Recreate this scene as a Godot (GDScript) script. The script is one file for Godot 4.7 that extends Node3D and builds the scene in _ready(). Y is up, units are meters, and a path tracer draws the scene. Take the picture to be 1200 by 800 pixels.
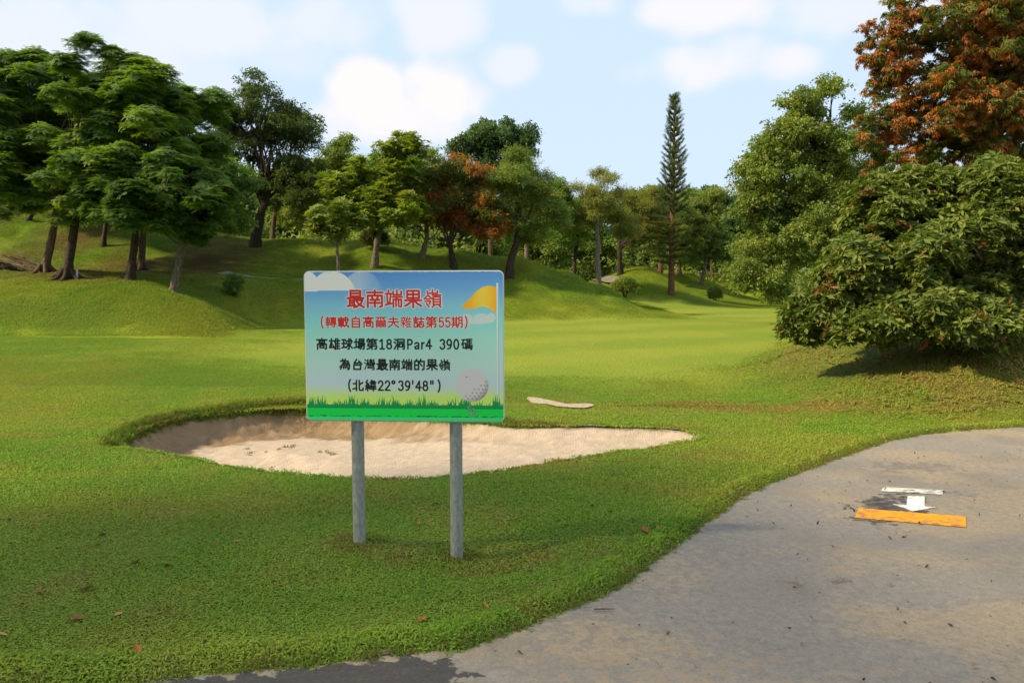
extends Node3D
# A lawn beside a golf fairway: information sign, sand bunker, cart road, mounds and trees.
# Camera at the origin of x and z, 1.6 m up, looking along -z; D below is the depth in metres along -z.

const EYE := 1.6
const FOCAL := 942.0          # focal length in pixels of a 1200 x 800 picture
const PITCH := 0.0699         # camera looks down by this angle

var rng := RandomNumberGenerator.new()
var noise_a := FastNoiseLite.new()
var noise_b := FastNoiseLite.new()
var noise_c := FastNoiseLite.new()
var bunker := PackedVector2Array()      # outline in x, z
var bunker_back := PackedVector2Array() # the high rim of it
var lawn_edge := PackedVector2Array()   # where the lawn meets the road
var road_outline := PackedVector2Array()
var sand_sliver := PackedVector2Array()
var far_sand := PackedVector2Array()
var leaf_mesh := {}
var mats := {}
var taken := {}


func _ready() -> void:
	rng.seed = 20240611
	noise_a.seed = 3
	noise_a.frequency = 0.05
	noise_a.fractal_octaves = 4
	noise_b.seed = 11
	noise_b.frequency = 0.4
	noise_b.fractal_octaves = 3
	noise_c.seed = 29
	noise_c.frequency = 0.011
	noise_c.fractal_octaves = 3
	set_camera()
	set_sky()
	set_sun()
	outlines()
	materials()
	leaf_shapes()
	build_ground()
	build_bunker()
	build_road()
	build_paths()
	build_trees()
	build_shade_trees()
	build_woods()
	build_shrubs()
	build_pine()
	build_sign()
	build_grass()
	build_litter()
	build_small_things()


# ---------------------------------------------------------------- camera, sky, sun

func set_camera() -> void:
	var c := Camera3D.new()
	c.name = "camera"
	c.position = Vector3(0, EYE, 0)
	c.rotation.x = -PITCH
	c.fov = rad_to_deg(2.0 * atan(400.0 / FOCAL))
	c.near = 0.05
	c.far = 3000.0
	add_child(c)
	c.current = true


func set_sky() -> void:
	var env := Environment.new()
	env.background_mode = Environment.BG_SKY
	env.tonemap_mode = Environment.TONE_MAPPER_LINEAR
	env.tonemap_exposure = 1.7
	env.sdfgi_enabled = true
	env.ssao_enabled = true
	env.ssil_enabled = true
	var sky := Sky.new()
	var pm := PanoramaSkyMaterial.new()
	pm.panorama = ImageTexture.create_from_image(sky_picture())
	sky.sky_material = pm
	env.sky = sky
	env.background_energy_multiplier = 1.0
	var we := WorldEnvironment.new()
	we.name = "world_environment"
	we.environment = env
	add_child(we)


func sky_picture() -> Image:
	var w := 1536
	var h := 768
	var im := Image.create(w, h, false, Image.FORMAT_RGBF)
	# clouds seen in the photograph: azimuth and elevation in degrees, half sizes, strength
	var seen := []
	for b in [[430, 112, 40, 36, 1.0], [520, 112, 46, 34, 1.0], [470, 136, 78, 26, 0.85], [430, 152, 50, 16, 0.6], [60, 36, 130, 46, 0.5], [240, 20, 100, 36, 0.55], [330, 56, 50, 30, 0.25], [390, 20, 60, 28, 0.45], [512, 18, 54, 36, 0.6], [596, 74, 34, 20, 0.5],
			[840, 78, 92, 22, 0.72], [862, 66, 44, 26, 0.5], [850, 4, 84, 28, 0.8], [1000, 6, 100, 24, 0.5], [692, 2, 40, 16, 0.7], [180, 90, 90, 40, 0.3]]:
		var v := ray(b[0], b[1])
		seen.append([rad_to_deg(atan2(v.x, -v.z)), rad_to_deg(asin(v.normalized().y)), b[2] / FOCAL * 57.3, b[3] / FOCAL * 57.3, b[4]])
	var n1 := FastNoiseLite.new()
	n1.seed = 5
	n1.frequency = 1.5
	n1.fractal_octaves = 5
	var n2 := FastNoiseLite.new()
	n2.seed = 17
	n2.frequency = 9.0
	n2.fractal_octaves = 4
	for j in h:
		var el := 90.0 - (j + 0.5) / h * 180.0
		for i in w:
			var az := fposmod((i + 0.5) / w * 360.0 + 180.0, 360.0) - 180.0
			var e := deg_to_rad(maxf(el, -3.0))
			var a := deg_to_rad(az)
			var d := Vector3(cos(e) * sin(a), sin(e), -cos(e) * cos(a))
			var low := pow(1.0 - clampf(d.y, 0.0, 1.0), 3.0)
			var c := Color(0.384, 0.490, 0.620).lerp(Color(0.428, 0.518, 0.620), low)
			if el > -3.0:
				var wob := n2.get_noise_3dv(d)
				var field := 0.0
				var near_view := absf(az) < 42.0 and el < 28.0
				if near_view:
					for s in seen:
						var dx: float = (az - s[0]) / s[2]
						var dy: float = (el - s[1]) / s[3]
						var r: float = dx * dx + dy * dy
						if r < 3.2:
							field = maxf(field, s[4] * smoothstep(1.7, 0.1, r + wob * 1.6))
				# the same kind of cloud over the rest of the sky
				var wide := smoothstep(-0.15, 0.4, n1.get_noise_3dv(Vector3(d.x, d.y * 2.0, d.z) * 1.6) + wob * 0.25)
				var outside := clampf(maxf((absf(az) - 36.0) / 12.0, (el - 23.0) / 8.0), 0.0, 1.0)
				field = maxf(field, wide * 0.95 * outside)
				c = c.lerp(Color(0.630, 0.585, 0.568), field * 0.92)
			else:
				c = Color(0.20, 0.24, 0.16)
			im.set_pixel(i, j, c)
	return im


func set_sun() -> void:
	var s := DirectionalLight3D.new()
	s.name = "sun"
	s.light_energy = 1.4
	s.light_color = Color(1.0, 0.91, 0.74)
	s.light_angular_distance = 4.0      # veiled by thin haze
	s.shadow_enabled = true
	add_child(s)
	var el := deg_to_rad(40.0)
	var az := deg_to_rad(15.0)     # a little to the camera's side of straight left
	var from := Vector3(-cos(el) * cos(az), sin(el), cos(el) * sin(az))
	s.look_at_from_position(from * 50.0, Vector3.ZERO, Vector3.UP)


# ---------------------------------------------------------------- helpers

func ray(px: float, py: float) -> Vector3:
	var rx := (px - 600.0) / FOCAL
	var ry := (400.0 - py) / FOCAL
	return Vector3(rx, ry * cos(PITCH) - sin(PITCH), -cos(PITCH) - ry * sin(PITCH))


func at(px: float, py: float, depth: float) -> Vector3:
	var d := ray(px, py)
	return Vector3(0, EYE, 0) + d * (depth / -d.z)


func flat(px: float, py: float) -> Vector2:      # where the level ground is seen
	var d := ray(px, py)
	var p := d * (EYE / -d.y)
	return Vector2(p.x, p.z)


func unit() -> Vector3:
	var z := rng.randf_range(-1.0, 1.0)
	var a := rng.randf() * TAU
	var r := sqrt(1.0 - z * z)
	return Vector3(r * cos(a), z, r * sin(a))


func named(called: String) -> String:
	taken[called] = taken.get(called, -1) + 1
	return called if taken[called] == 0 else "%s_%03d" % [called, taken[called]]


func thing(called: String, label: String, category: String, where := Vector3.ZERO, group := "") -> Node3D:
	var o := Node3D.new()
	o.name = named(called)
	o.position = where
	tag(o, label, category, group)
	add_child(o)
	return o


func tag(o: Node, label: String, category: String, group := "") -> void:
	o.set_meta("label", label)
	o.set_meta("category", category)
	if group != "":
		o.set_meta("group", group)


func part(called: String, m: Mesh, material: Material, parent: Node) -> MeshInstance3D:
	var o := MeshInstance3D.new()
	o.name = called
	o.mesh = m
	o.material_override = material
	parent.add_child(o, true)
	return o


func structure(called: String, m: Mesh, material: Material) -> MeshInstance3D:
	var o := part(named(called), m, material, self)
	o.set_meta("kind", "structure")
	return o


func array_mesh(v: PackedVector3Array, n = null, c = null, uv = null, idx = null) -> ArrayMesh:
	var a := []
	a.resize(Mesh.ARRAY_MAX)
	a[Mesh.ARRAY_VERTEX] = v
	if n != null:
		a[Mesh.ARRAY_NORMAL] = n
	if c != null:
		a[Mesh.ARRAY_COLOR] = c
	if uv != null:
		a[Mesh.ARRAY_TEX_UV] = uv
	if idx != null:
		a[Mesh.ARRAY_INDEX] = idx
	var m := ArrayMesh.new()
	m.add_surface_from_arrays(Mesh.PRIMITIVE_TRIANGLES, a)
	return m


func scatter(called: String, m: Mesh, material: Material, where: Array, tint: PackedColorArray, parent: Node) -> MultiMeshInstance3D:
	var mm := MultiMesh.new()
	mm.transform_format = MultiMesh.TRANSFORM_3D
	mm.use_colors = true
	mm.mesh = m
	mm.instance_count = where.size()
	for i in where.size():
		mm.set_instance_transform(i, where[i])
		mm.set_instance_color(i, tint[i])
	var o := MultiMeshInstance3D.new()
	o.name = called
	o.multimesh = mm
	o.material_override = material
	o.set_meta("kind", "stuff")
	parent.add_child(o, true)
	return o


# a tube through points with radii; returns arrays so that several can be joined
func tube(pts: Array, radii: Array, sides: int, v: PackedVector3Array, n: PackedVector3Array, idx: PackedInt32Array, rough := 0.0) -> void:
	var first := v.size()
	var ref := Vector3(0.31, 0.1, 0.94).normalized()
	for i in pts.size():
		var t: Vector3
		if i == 0:
			t = pts[1] - pts[0]
		elif i == pts.size() - 1:
			t = pts[i] - pts[i - 1]
		else:
			t = pts[i + 1] - pts[i - 1]
		t = t.normalized()
		var a := t.cross(ref)
		if a.length() < 0.05:
			a = t.cross(Vector3.RIGHT)
		a = a.normalized()
		var b := t.cross(a)
		for k in sides + 1:
			var ang := TAU * (k % sides) / sides
			var out := a * cos(ang) + b * sin(ang)
			var r: float = radii[i]
			if rough > 0.0:
				r *= 1.0 + rough * noise_b.get_noise_3dv((pts[i] + out * 0.4) * 3.0)
			v.append(pts[i] + out * r)
			n.append(out)
	for i in pts.size() - 1:
		for k in sides:
			var p := first + i * (sides + 1) + k
			var q := p + sides + 1
			idx.append_array(PackedInt32Array([p, q, p + 1, p + 1, q, q + 1]))


func tube_mesh(pts: Array, radii: Array, sides: int, rough := 0.0) -> ArrayMesh:
	var v := PackedVector3Array()
	var n := PackedVector3Array()
	var idx := PackedInt32Array()
	tube(pts, radii, sides, v, n, idx, rough)
	# close the far end
	var c := v.size()
	v.append(pts[-1])
	n.append((pts[-1] - pts[-2]).normalized())
	for k in sides:
		idx.append_array(PackedInt32Array([c - sides - 1 + k, c, c - sides + k]))
	return array_mesh(v, n, null, null, idx)


# smooth path through control points
func smooth_path(ctrl: Array, steps: int) -> Array:
	var out := []
	for i in ctrl.size() - 1:
		var p0: Vector3 = ctrl[maxi(i - 1, 0)]
		var p1: Vector3 = ctrl[i]
		var p2: Vector3 = ctrl[i + 1]
		var p3: Vector3 = ctrl[mini(i + 2, ctrl.size() - 1)]
		for k in steps:
			out.append(p1.cubic_interpolate(p2, p0, p3, float(k) / steps))
	out.append(ctrl[-1])
	return out


# ---------------------------------------------------------------- outlines on the ground

func outlines() -> void:
	for p in [[132, 522], [158, 502], [208, 488], [270, 480], [340, 474], [400, 475], [470, 481], [540, 488], [600, 496], [660, 498], [720, 499], [780, 500], [815, 506]]:
		bunker_back.append(flat(p[0], p[1]))
	var ring := bunker_back.duplicate()
	for p in [[829, 512], [800, 519], [750, 527], [700, 532], [650, 541], [600, 550], [550, 557], [500, 561], [450, 563], [400, 562], [350, 558], [290, 550], [230, 538], [175, 529]]:
		ring.append(flat(p[0], p[1]))
	bunker = ragged(ring, 0.05, 0.03)
	for p in [[618, 461], [640, 462], [662, 466], [694, 475], [684, 480], [650, 477], [628, 470]]:
		sand_sliver.append(flat(p[0], p[1]))
	sand_sliver = ragged(sand_sliver, 0.06, 0.03)
	var e := []
	for p in [[-300, 830], [-40, 806], [120, 799], [300, 784], [450, 768], [500, 763], [558, 754], [613, 734], [669, 712], [712, 694], [741, 676], [771, 653], [812, 623], [867, 583], [900, 568], [960, 545], [1050, 515], [1130, 504], [1200, 500]]:
		var g := flat(p[0], p[1])
		e.append(Vector3(g.x, 0, g.y))
	e.append_array([Vector3(7.5, 0, -9.45), Vector3(10, 0, -9.9), Vector3(14, 0, -10.6), Vector3(24, 0, -12.5), Vector3(60, 0, -20)])
	e.push_front(Vector3(-6, 0, -3.0))
	e.push_front(Vector3(-14, 0, -2.6))
	e.push_front(Vector3(-60, 0, -2.0))
	for p in smooth_path(e, 14):
		var k: float = 0.02 if absf(p.x) < 8.0 else 0.1
		lawn_edge.append(Vector2(p.x, p.z) + Vector2(noise_b.get_noise_2d(p.x * 9.0, p.z * 9.0), noise_b.get_noise_2d(p.z * 9.0, 40.0 + p.x * 9.0)) * k * 1.6)
	road_outline = lawn_edge.duplicate()
	road_outline.append(Vector2(60, 6))
	road_outline.append(Vector2(-60, 6))


func ragged(ring: PackedVector2Array, step: float, amount: float) -> PackedVector2Array:
	var out := PackedVector2Array()
	var n := ring.size()
	for i in n:
		var a := ring[i]
		var b := ring[(i + 1) % n]
		var k := maxi(1, int(a.distance_to(b) / step))
		for j in k:
			var t := float(j) / k
			var p := a.cubic_interpolate(b, ring[(i + n - 1) % n], ring[(i + 2) % n], t)
			var f := noise_b.get_noise_2d(p.x * 7.0, p.y * 7.0)
			var g := noise_b.get_noise_2d(p.x * 7.0 + 50.0, p.y * 7.0)
			out.append(p + Vector2(f, g) * amount)
	return out


func edge_distance(ring: PackedVector2Array, p: Vector2, closed := true) -> float:
	var best := 1e9
	var n := ring.size()
	for i in (n if closed else n - 1):
		var a := ring[i]
		var d := ring[(i + 1) % n] - a
		var t := clampf((p - a).dot(d) / maxf(d.length_squared(), 1e-9), 0.0, 1.0)
		best = minf(best, (a + d * t).distance_squared_to(p))
	return sqrt(best)


func on_road(x: float, z: float) -> bool:
	if z > 6.0 or z < -20.0:
		return false
	return z > road_z(x)


func road_z(x: float) -> float:       # depth of the lawn's edge at x (the edge runs from left to right)
	var lo := 0
	var hi := lawn_edge.size() - 1
	while hi - lo > 1:
		var m := (lo + hi) / 2
		if lawn_edge[m].x < x:
			lo = m
		else:
			hi = m
	var a := lawn_edge[lo]
	var b := lawn_edge[hi]
	return lerpf(a.y, b.y, clampf((x - a.x) / maxf(b.x - a.x, 1e-4), 0.0, 1.0))


func in_bunker(x: float, z: float) -> bool:
	if x < -4.6 or x > 2.6 or z > -6.0 or z < -11.8:
		return false
	return Geometry2D.is_point_in_polygon(Vector2(x, z), bunker)


# ---------------------------------------------------------------- terrain

func smin(a: float, b: float, k: float) -> float:
	var h := clampf(0.5 + 0.5 * (b - a) / k, 0.0, 1.0)
	return lerpf(b, a, h) - k * h * (1.0 - h)


func profile(t: float, xs: Array, ys: Array) -> float:
	if t <= xs[0]:
		return ys[0]
	for i in xs.size() - 1:
		if t <= xs[i + 1]:
			return lerpf(ys[i], ys[i + 1], smoothstep(xs[i], xs[i + 1], t))
	return ys[-1]


func height(x: float, z: float) -> float:
	var d := -z
	var h := 0.0
	# gentle roll of the lawn
	h += noise_a.get_noise_2d(x * 1.2, z * 1.2) * 0.10 * smoothstep(9.0, 16.0, Vector2(x, z).length())
	# the ground falls a little from the left post of the sign to the right one
	h += 0.01 * exp(-((x + 1.25) * (x + 1.25) + (d - 4.95) * (d - 4.95)) / 0.4) - 0.105 * exp(-((x + 0.1) * (x + 0.1) + (d - 4.75) * (d - 4.75)) / 0.35)
	# crest of the near lawn on the left and the dip behind it
	var left := smoothstep(-3.5, -8.0, x)
	h += 0.22 * left * smoothstep(12.0, 19.5, d) * smoothstep(27.0, 20.5, d) - 0.25 * left * smoothstep(21.0, 24.0, d) * smoothstep(29.0, 25.0, d)
	# swale in front of the fairway
	h -= 0.10 * smoothstep(10.6, 11.4, d) * smoothstep(14.0, 11.8, d) * smoothstep(-1.0, 1.0, x) * smoothstep(4.5, 3.0, x)
	# bank on the right
	var foot := 3.9 + maxf(0.0, d - 15.0) * 0.5
	var s := smin(x - foot, (d - 9.2 - maxf(0.0, x - 7.0) * 0.28) * 1.1, 1.2)
	if s > 0.0:
		h += 2.4 * (1.0 - exp(-s * s / (s + 0.9) * 0.19)) * smoothstep(48.0, 30.0, d)
	# hill on the left
	s = smin(-9.6 + 5.0 * smoothstep(32.0, 38.0, d) - x, d - 26.3 + 0.04 * (x + 12.0), 1.5)
	var hill := 0.0
	if s > 0.0:
		hill = 2.25 * (1.0 - exp(-s * s / (s + 0.5) * 0.33)) * smoothstep(120.0, 70.0, d)
	h += hill
	# the long ridge behind and its mounds
	var crest := profile(x, [-60.0, -30.0, -14.0, -8.0, -3.8, 0.0, 2.9, 4.8, 7.4, 9.5], [6.5, 6.4, 4.3, 4.1, 3.6, 3.15, 2.35, 1.55, 0.4, 0.0])
	var start := lerpf(36.0, 38.5, smoothstep(-6.0, -11.0, x))
	var up := maxf(0.0, crest - hill) * smoothstep(start, start + 9.5, d)
	if x > -14.0:
		up *= lerpf(1.0, 0.45, smoothstep(47.0, 54.0, d) * smoothstep(-12.0, -4.0, x))
	h += up
	h += 2.9 * exp(-pow((x - 9.4) / 3.9, 2.0) - pow((d - 60.0) / 6.0, 2.0))
	h += 2.9 * exp(-pow((x - 14.6) / 5.0, 2.0) - pow((d - 73.0) / 7.0, 2.0))
	h += 3.0 * smoothstep(72.0, 95.0, d) * smoothstep(45.0, 14.0, x)
	h += 2.0 * smoothstep(60.0, 110.0, d) * smoothstep(14.0, 45.0, x)
	# small unevenness, more where it is not mown
	var wild := smoothstep(24.0, 30.0, d)
	h += noise_b.get_noise_2d(x * 0.7, z * 0.7) * (0.02 + 0.10 * wild * smoothstep(0.3, 1.6, h))
	# the lawn close to the road is level; the ground dips below the road sheet
	var near := smoothstep(3.0, 1.0, Vector2(x - 1.0, d - 3.0).length() - 6.5)
	h = lerpf(h, clampf(h, -0.1, 3.0), near)
	if z > -16.0:
		var rz := road_z(x)
		h *= smoothstep(0.02, 1.2, rz - z)
		h -= 0.06 * smoothstep(-0.01, 0.10, z - rz)
	return h


# what grows where: 0 near lawn, 1 fairway, 2 rough
func zone(x: float, z: float) -> Vector3:
	var d := -z
	var fair := smoothstep(10.6, 15.5, d + noise_b.get_noise_2d(x, z) * 0.6 + smoothstep(0.0, -8.0, x) * -3.0)
	fair *= 0.35 + 0.65 * smoothstep(-11.0, -3.0, x)
	var foot := 3.9 + maxf(0.0, d - 15.0) * 0.5
	var bank := smoothstep(-0.3, 0.7, smin(x - foot, d - 9.0, 1.2))
	var hill := smoothstep(-0.4, 0.4, smin(-9.8 + 5.0 * smoothstep(32.0, 38.0, d) - x, d - 26.0, 1.5))
	var ridge := smoothstep(36.5, 37.8, d + noise_b.get_noise_2d(x * 0.5, z * 0.5)) * smoothstep(9.0, 7.0, x)
	ridge = maxf(ridge, smoothstep(52.0, 54.0, d))
	var rough := clampf(maxf(maxf(hill, ridge), bank), 0.0, 1.0)
	return Vector3((1.0 - fair) * (1.0 - rough), fair * (1.0 - rough), rough)


func ground_color(x: float, z: float) -> Color:
	var w := zone(x, z)
	var d := -z
	var n1 := noise_a.get_noise_2d(x * 3.0, z * 3.0)
	var n2 := noise_b.get_noise_2d(x * 2.2, z * 2.2)
	var n3 := noise_b.get_noise_2d(x * 9.0 + 31.0, z * 9.0)
	var lawn := Color(0.145, 0.245, 0.027).lerp(Color(0.220, 0.262, 0.034), clampf(0.35 + n1 * 1.4 + n2 * 0.5, 0.0, 1.0))
	var mow := 0.5 + 0.5 * sin((x * 0.55 + z * 0.83) * 1.25)
	var fair := Color(0.205, 0.268, 0.042).lerp(Color(0.265, 0.305, 0.050), clampf(0.45 + n1 * 0.9 + n2 * 0.35 + n3 * 0.4 + (mow - 0.5) * 0.9, 0.0, 1.0))
	var rough := Color(0.155, 0.245, 0.026).lerp(Color(0.250, 0.285, 0.032), clampf(0.5 + n1 * 1.3 + n2 * 0.9 + n3 * 0.5, 0.0, 1.0))
	var c := Color(lawn.r * w.x + fair.r * w.y + rough.r * w.z, lawn.g * w.x + fair.g * w.y + rough.g * w.z, lawn.b * w.x + fair.b * w.y + rough.b * w.z)
	c = c.lerp(Color(0.25, 0.19, 0.06), w.x * clampf(n3 * 1.3 + n2 * 0.9 - 0.25, 0.0, 0.5))
	# dry straw-coloured turf along the worn track beyond the bunker and on the bank
	var track := exp(-pow((d - (11.4 - x * 0.28 + noise_b.get_noise_2d(x * 1.5, 3.0) * 0.5)) / 0.42, 2.0)) * smoothstep(-1.0, 1.2, x) * smoothstep(6.6, 4.0, x)
	var dry := clampf(track * (0.75 + n3 * 1.6 + n2), 0.0, 0.85)
	c = c.lerp(Color(0.255, 0.165, 0.055), dry)
	var foot := 3.9 + maxf(0.0, d - 15.0) * 0.5
	var bank := smoothstep(0.0, 1.6, smin(x - foot, d - 9.0, 1.2)) * smoothstep(30.0, 20.0, d)
	c = c.lerp(Color(0.27, 0.185, 0.07), bank * clampf(0.42 + n3 * 1.1 + n2 * 0.9, 0.0, 0.8))
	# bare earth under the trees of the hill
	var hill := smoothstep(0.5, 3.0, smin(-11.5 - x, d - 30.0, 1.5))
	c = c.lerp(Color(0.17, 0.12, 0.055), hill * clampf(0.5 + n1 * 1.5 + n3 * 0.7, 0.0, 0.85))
	# browner turf in a band round the feet of the sign
	var feet := exp(-pow((x + 0.35) / 0.85, 2.0) - pow((d - 4.72) / 0.22, 2.0))
	c = c.lerp(Color(0.20, 0.165, 0.045), clampf(feet * (0.55 + n3 * 1.2), 0.0, 0.7))
	return c


func axis(parts: Array) -> PackedFloat32Array:      # [from, to, step at from, step at to] pieces
	var out := PackedFloat32Array()
	for p in parts:
		var x: float = p[0]
		while x < p[1] - 1e-4:
			out.append(x)
			x += lerpf(p[2], p[3], clampf((x - p[0]) / (p[1] - p[0]), 0.0, 1.0))
	out.append(parts[-1][1])
	return out


func build_ground() -> void:
	var xs := axis([[-700.0, -60.0, 60.0, 4.0], [-60.0, -22.0, 3.0, 0.6], [-22.0, -5.0, 0.5, 0.10], [-5.0, 6.2, 0.07, 0.07], [6.2, 22.0, 0.1, 0.6], [22.0, 60.0, 0.6, 3.0], [60.0, 700.0, 4.0, 60.0]])
	var zs := axis([[-1200.0, -110.0, 90.0, 5.0], [-110.0, -75.0, 3.0, 0.8], [-75.0, -26.0, 0.7, 0.5], [-26.0, -11.4, 0.45, 0.08], [-11.4, -3.0, 0.07, 0.07], [-3.0, 12.0, 0.1, 1.5], [12.0, 300.0, 2.0, 60.0]])
	var nx := xs.size()
	var nz := zs.size()
	var v := PackedVector3Array()
	var c := PackedColorArray()
	v.resize(nx * nz)
	c.resize(nx * nz)
	var b_lo := Vector2(1e9, 1e9)
	var b_hi := -b_lo
	for p in bunker:
		b_lo = b_lo.min(p)
		b_hi = b_hi.max(p)
	for j in nz:
		for i in nx:
			var x := xs[i]
			var z := zs[j]
			# points next to the bunker's outline are drawn onto it
			if x > b_lo.x - 0.1 and x < b_hi.x + 0.1 and z > b_lo.y - 0.1 and z < b_hi.y + 0.1:
				var p := Vector2(x, z)
				var best := p
				var bd := 0.045
				for q in bunker:
					var e := q.distance_to(p)
					if e < bd:
						bd = e
						best = q
				x = best.x
				z = best.y
			v[j * nx + i] = Vector3(x, height(x, z), z)
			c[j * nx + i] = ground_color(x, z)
	var n := PackedVector3Array()
	n.resize(nx * nz)
	for j in nz:
		for i in nx:
			var a := v[j * nx + mini(i + 1, nx - 1)] - v[j * nx + maxi(i - 1, 0)]
			var b := v[mini(j + 1, nz - 1) * nx + i] - v[maxi(j - 1, 0) * nx + i]
			n[j * nx + i] = b.cross(a).normalized()
	var idx := PackedInt32Array()
	for j in nz - 1:
		for i in nx - 1:
			var p := j * nx + i
			var q := p + nx
			var mid := (v[p] + v[q + 1]) * 0.5
			if mid.x > b_lo.x - 0.1 and mid.x < b_hi.x + 0.1 and mid.z > b_lo.y - 0.1 and mid.z < b_hi.y + 0.1:
				for t in [[p, p + 1, q], [p + 1, q + 1, q]]:
					var m := (v[t[0]] + v[t[1]] + v[t[2]]) / 3.0
					if not Geometry2D.is_point_in_polygon(Vector2(m.x, m.z), bunker):
						idx.append_array(PackedInt32Array(t))
			else:
				idx.append_array(PackedInt32Array([p, p + 1, q, p + 1, q + 1, q]))
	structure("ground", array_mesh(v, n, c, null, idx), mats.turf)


func sand_height(x: float, z: float) -> float:
	var p := Vector2(x, z)
	var inside := Geometry2D.is_point_in_polygon(p, bunker)
	var d := edge_distance(bunker, p) * (1.0 if inside else -1.0)
	var dw := edge_distance(bunker_back, p, false)
	var w := 1.0 - smoothstep(-2.6, 0.2, x)
	var deep := 0.07 * smoothstep(0.0, 0.5, d) + (0.03 + 0.20 * w) * smoothstep(-0.02, 0.38, d) * (1.0 - smoothstep(0.5, 3.4, dw))
	var lumps := noise_b.get_noise_2d(x * 6.0, z * 6.0) * 0.018 + noise_b.get_noise_2d(x * 22.0, z * 14.0) * 0.010
	lumps += noise_b.get_noise_2d(x * 16.0 + 9.0, z * 16.0) * 0.05 * w * smoothstep(0.75, 0.3, dw) * smoothstep(0.0, 0.12, d)
	return minf(height(x, z), 0.02) - 0.03 - deep + lumps * smoothstep(-0.05, 0.15, d)


func build_bunker() -> void:
	var lo := Vector2(1e9, 1e9)
	var hi := -lo
	for p in bunker:
		lo = lo.min(p)
		hi = hi.max(p)
	var step := 0.055
	var nx := int((hi.x - lo.x + 0.5) / step) + 1
	var nz := int((hi.y - lo.y + 0.5) / step) + 1
	var v := PackedVector3Array()
	var c := PackedColorArray()
	var keep := PackedByteArray()
	for j in nz:
		for i in nx:
			var x := lo.x - 0.25 + i * step
			var z := lo.y - 0.25 + j * step
			var p := Vector2(x, z)
			var inside := Geometry2D.is_point_in_polygon(p, bunker)
			var e := edge_distance(bunker, p)
			keep.append(1 if inside or e < 0.16 else 0)
			v.append(Vector3(x, sand_height(x, z) if inside or e < 0.3 else -0.1, z))
			# dry pale sand; darker brown soil in the cut face of the high rim
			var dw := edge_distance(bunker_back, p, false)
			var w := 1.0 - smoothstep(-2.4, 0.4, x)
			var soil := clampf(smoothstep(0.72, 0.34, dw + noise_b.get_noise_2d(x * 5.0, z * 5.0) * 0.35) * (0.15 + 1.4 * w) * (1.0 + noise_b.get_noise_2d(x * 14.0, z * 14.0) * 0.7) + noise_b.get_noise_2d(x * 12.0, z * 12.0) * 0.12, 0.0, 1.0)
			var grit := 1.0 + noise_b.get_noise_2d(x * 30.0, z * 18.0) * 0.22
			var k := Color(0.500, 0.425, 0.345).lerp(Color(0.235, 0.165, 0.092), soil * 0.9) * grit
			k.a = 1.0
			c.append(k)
	var n := PackedVector3Array()
	n.resize(v.size())
	for j in nz:
		for i in nx:
			var a := v[j * nx + mini(i + 1, nx - 1)] - v[j * nx + maxi(i - 1, 0)]
			var b := v[mini(j + 1, nz - 1) * nx + i] - v[maxi(j - 1, 0) * nx + i]
			n[j * nx + i] = b.cross(a).normalized()
	var idx := PackedInt32Array()
	for j in nz - 1:
		for i in nx - 1:
			var p := j * nx + i
			var q := p + nx
			if keep[p] + keep[q] + keep[p + 1] + keep[q + 1] == 4:
				idx.append_array(PackedInt32Array([p, p + 1, q, p + 1, q + 1, q]))
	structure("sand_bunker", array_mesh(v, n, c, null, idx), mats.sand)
	# a strip of sand showing in the swale beyond
	structure("sand_strip", sheet(sand_sliver, 0.022, Color(0.47, 0.40, 0.31), 0.2, 0.06), mats.sand)


# a flat outline laid on the terrain, as a fine grid clipped to the outline
func sheet(ring: PackedVector2Array, lift: float, color: Color, speckle := 0.0, cell := 0.12, chips := 0.0) -> ArrayMesh:
	var v := PackedVector3Array()
	var n := PackedVector3Array()
	var c := PackedColorArray()
	var tri := Geometry2D.triangulate_polygon(ring)
	var todo := []
	for t in range(0, tri.size(), 3):
		todo.append([ring[tri[t]], ring[tri[t + 1]], ring[tri[t + 2]], 0])
	while not todo.is_empty():
		var t: Array = todo.pop_back()
		var l := [t[0].distance_to(t[1]), t[1].distance_to(t[2]), t[2].distance_to(t[0])]
		var m: int = 0 if l[0] >= l[1] and l[0] >= l[2] else (1 if l[1] >= l[2] else 2)
		if l[m] > cell and t[3] < 16:
			var mid: Vector2 = (t[m] + t[(m + 1) % 3]) * 0.5
			todo.append([t[m], mid, t[(m + 2) % 3], t[3] + 1])
			todo.append([mid, t[(m + 1) % 3], t[(m + 2) % 3], t[3] + 1])
			continue
		if (t[1] - t[0]).cross(t[2] - t[0]) < 0.0:
			t = [t[0], t[2], t[1], 0]
		for k in 3:
			var p: Vector2 = t[k]
			v.append(Vector3(p.x, (0.0 if on_road(p.x, p.y) else height(p.x, p.y)) + lift, p.y))
			n.append(Vector3.UP)
			var g := 1.0 + speckle * noise_b.get_noise_2d(p.x * 25.0, p.y * 25.0) * 2.0
			# worn spots where the road shows through the paint
			var worn := clampf((noise_b.get_noise_2d(p.x * 30.0 + 5.0, p.y * 45.0) + noise_b.get_noise_2d(p.x * 6.0, p.y * 6.0) * 0.6 - 0.16) * 6.0, 0.0, 1.0) * chips
			c.append(Color(color.r * g, color.g * g, color.b * g).lerp(Color(0.13, 0.12, 0.10), worn))
	return array_mesh(v, n, c)


# ---------------------------------------------------------------- road

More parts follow.
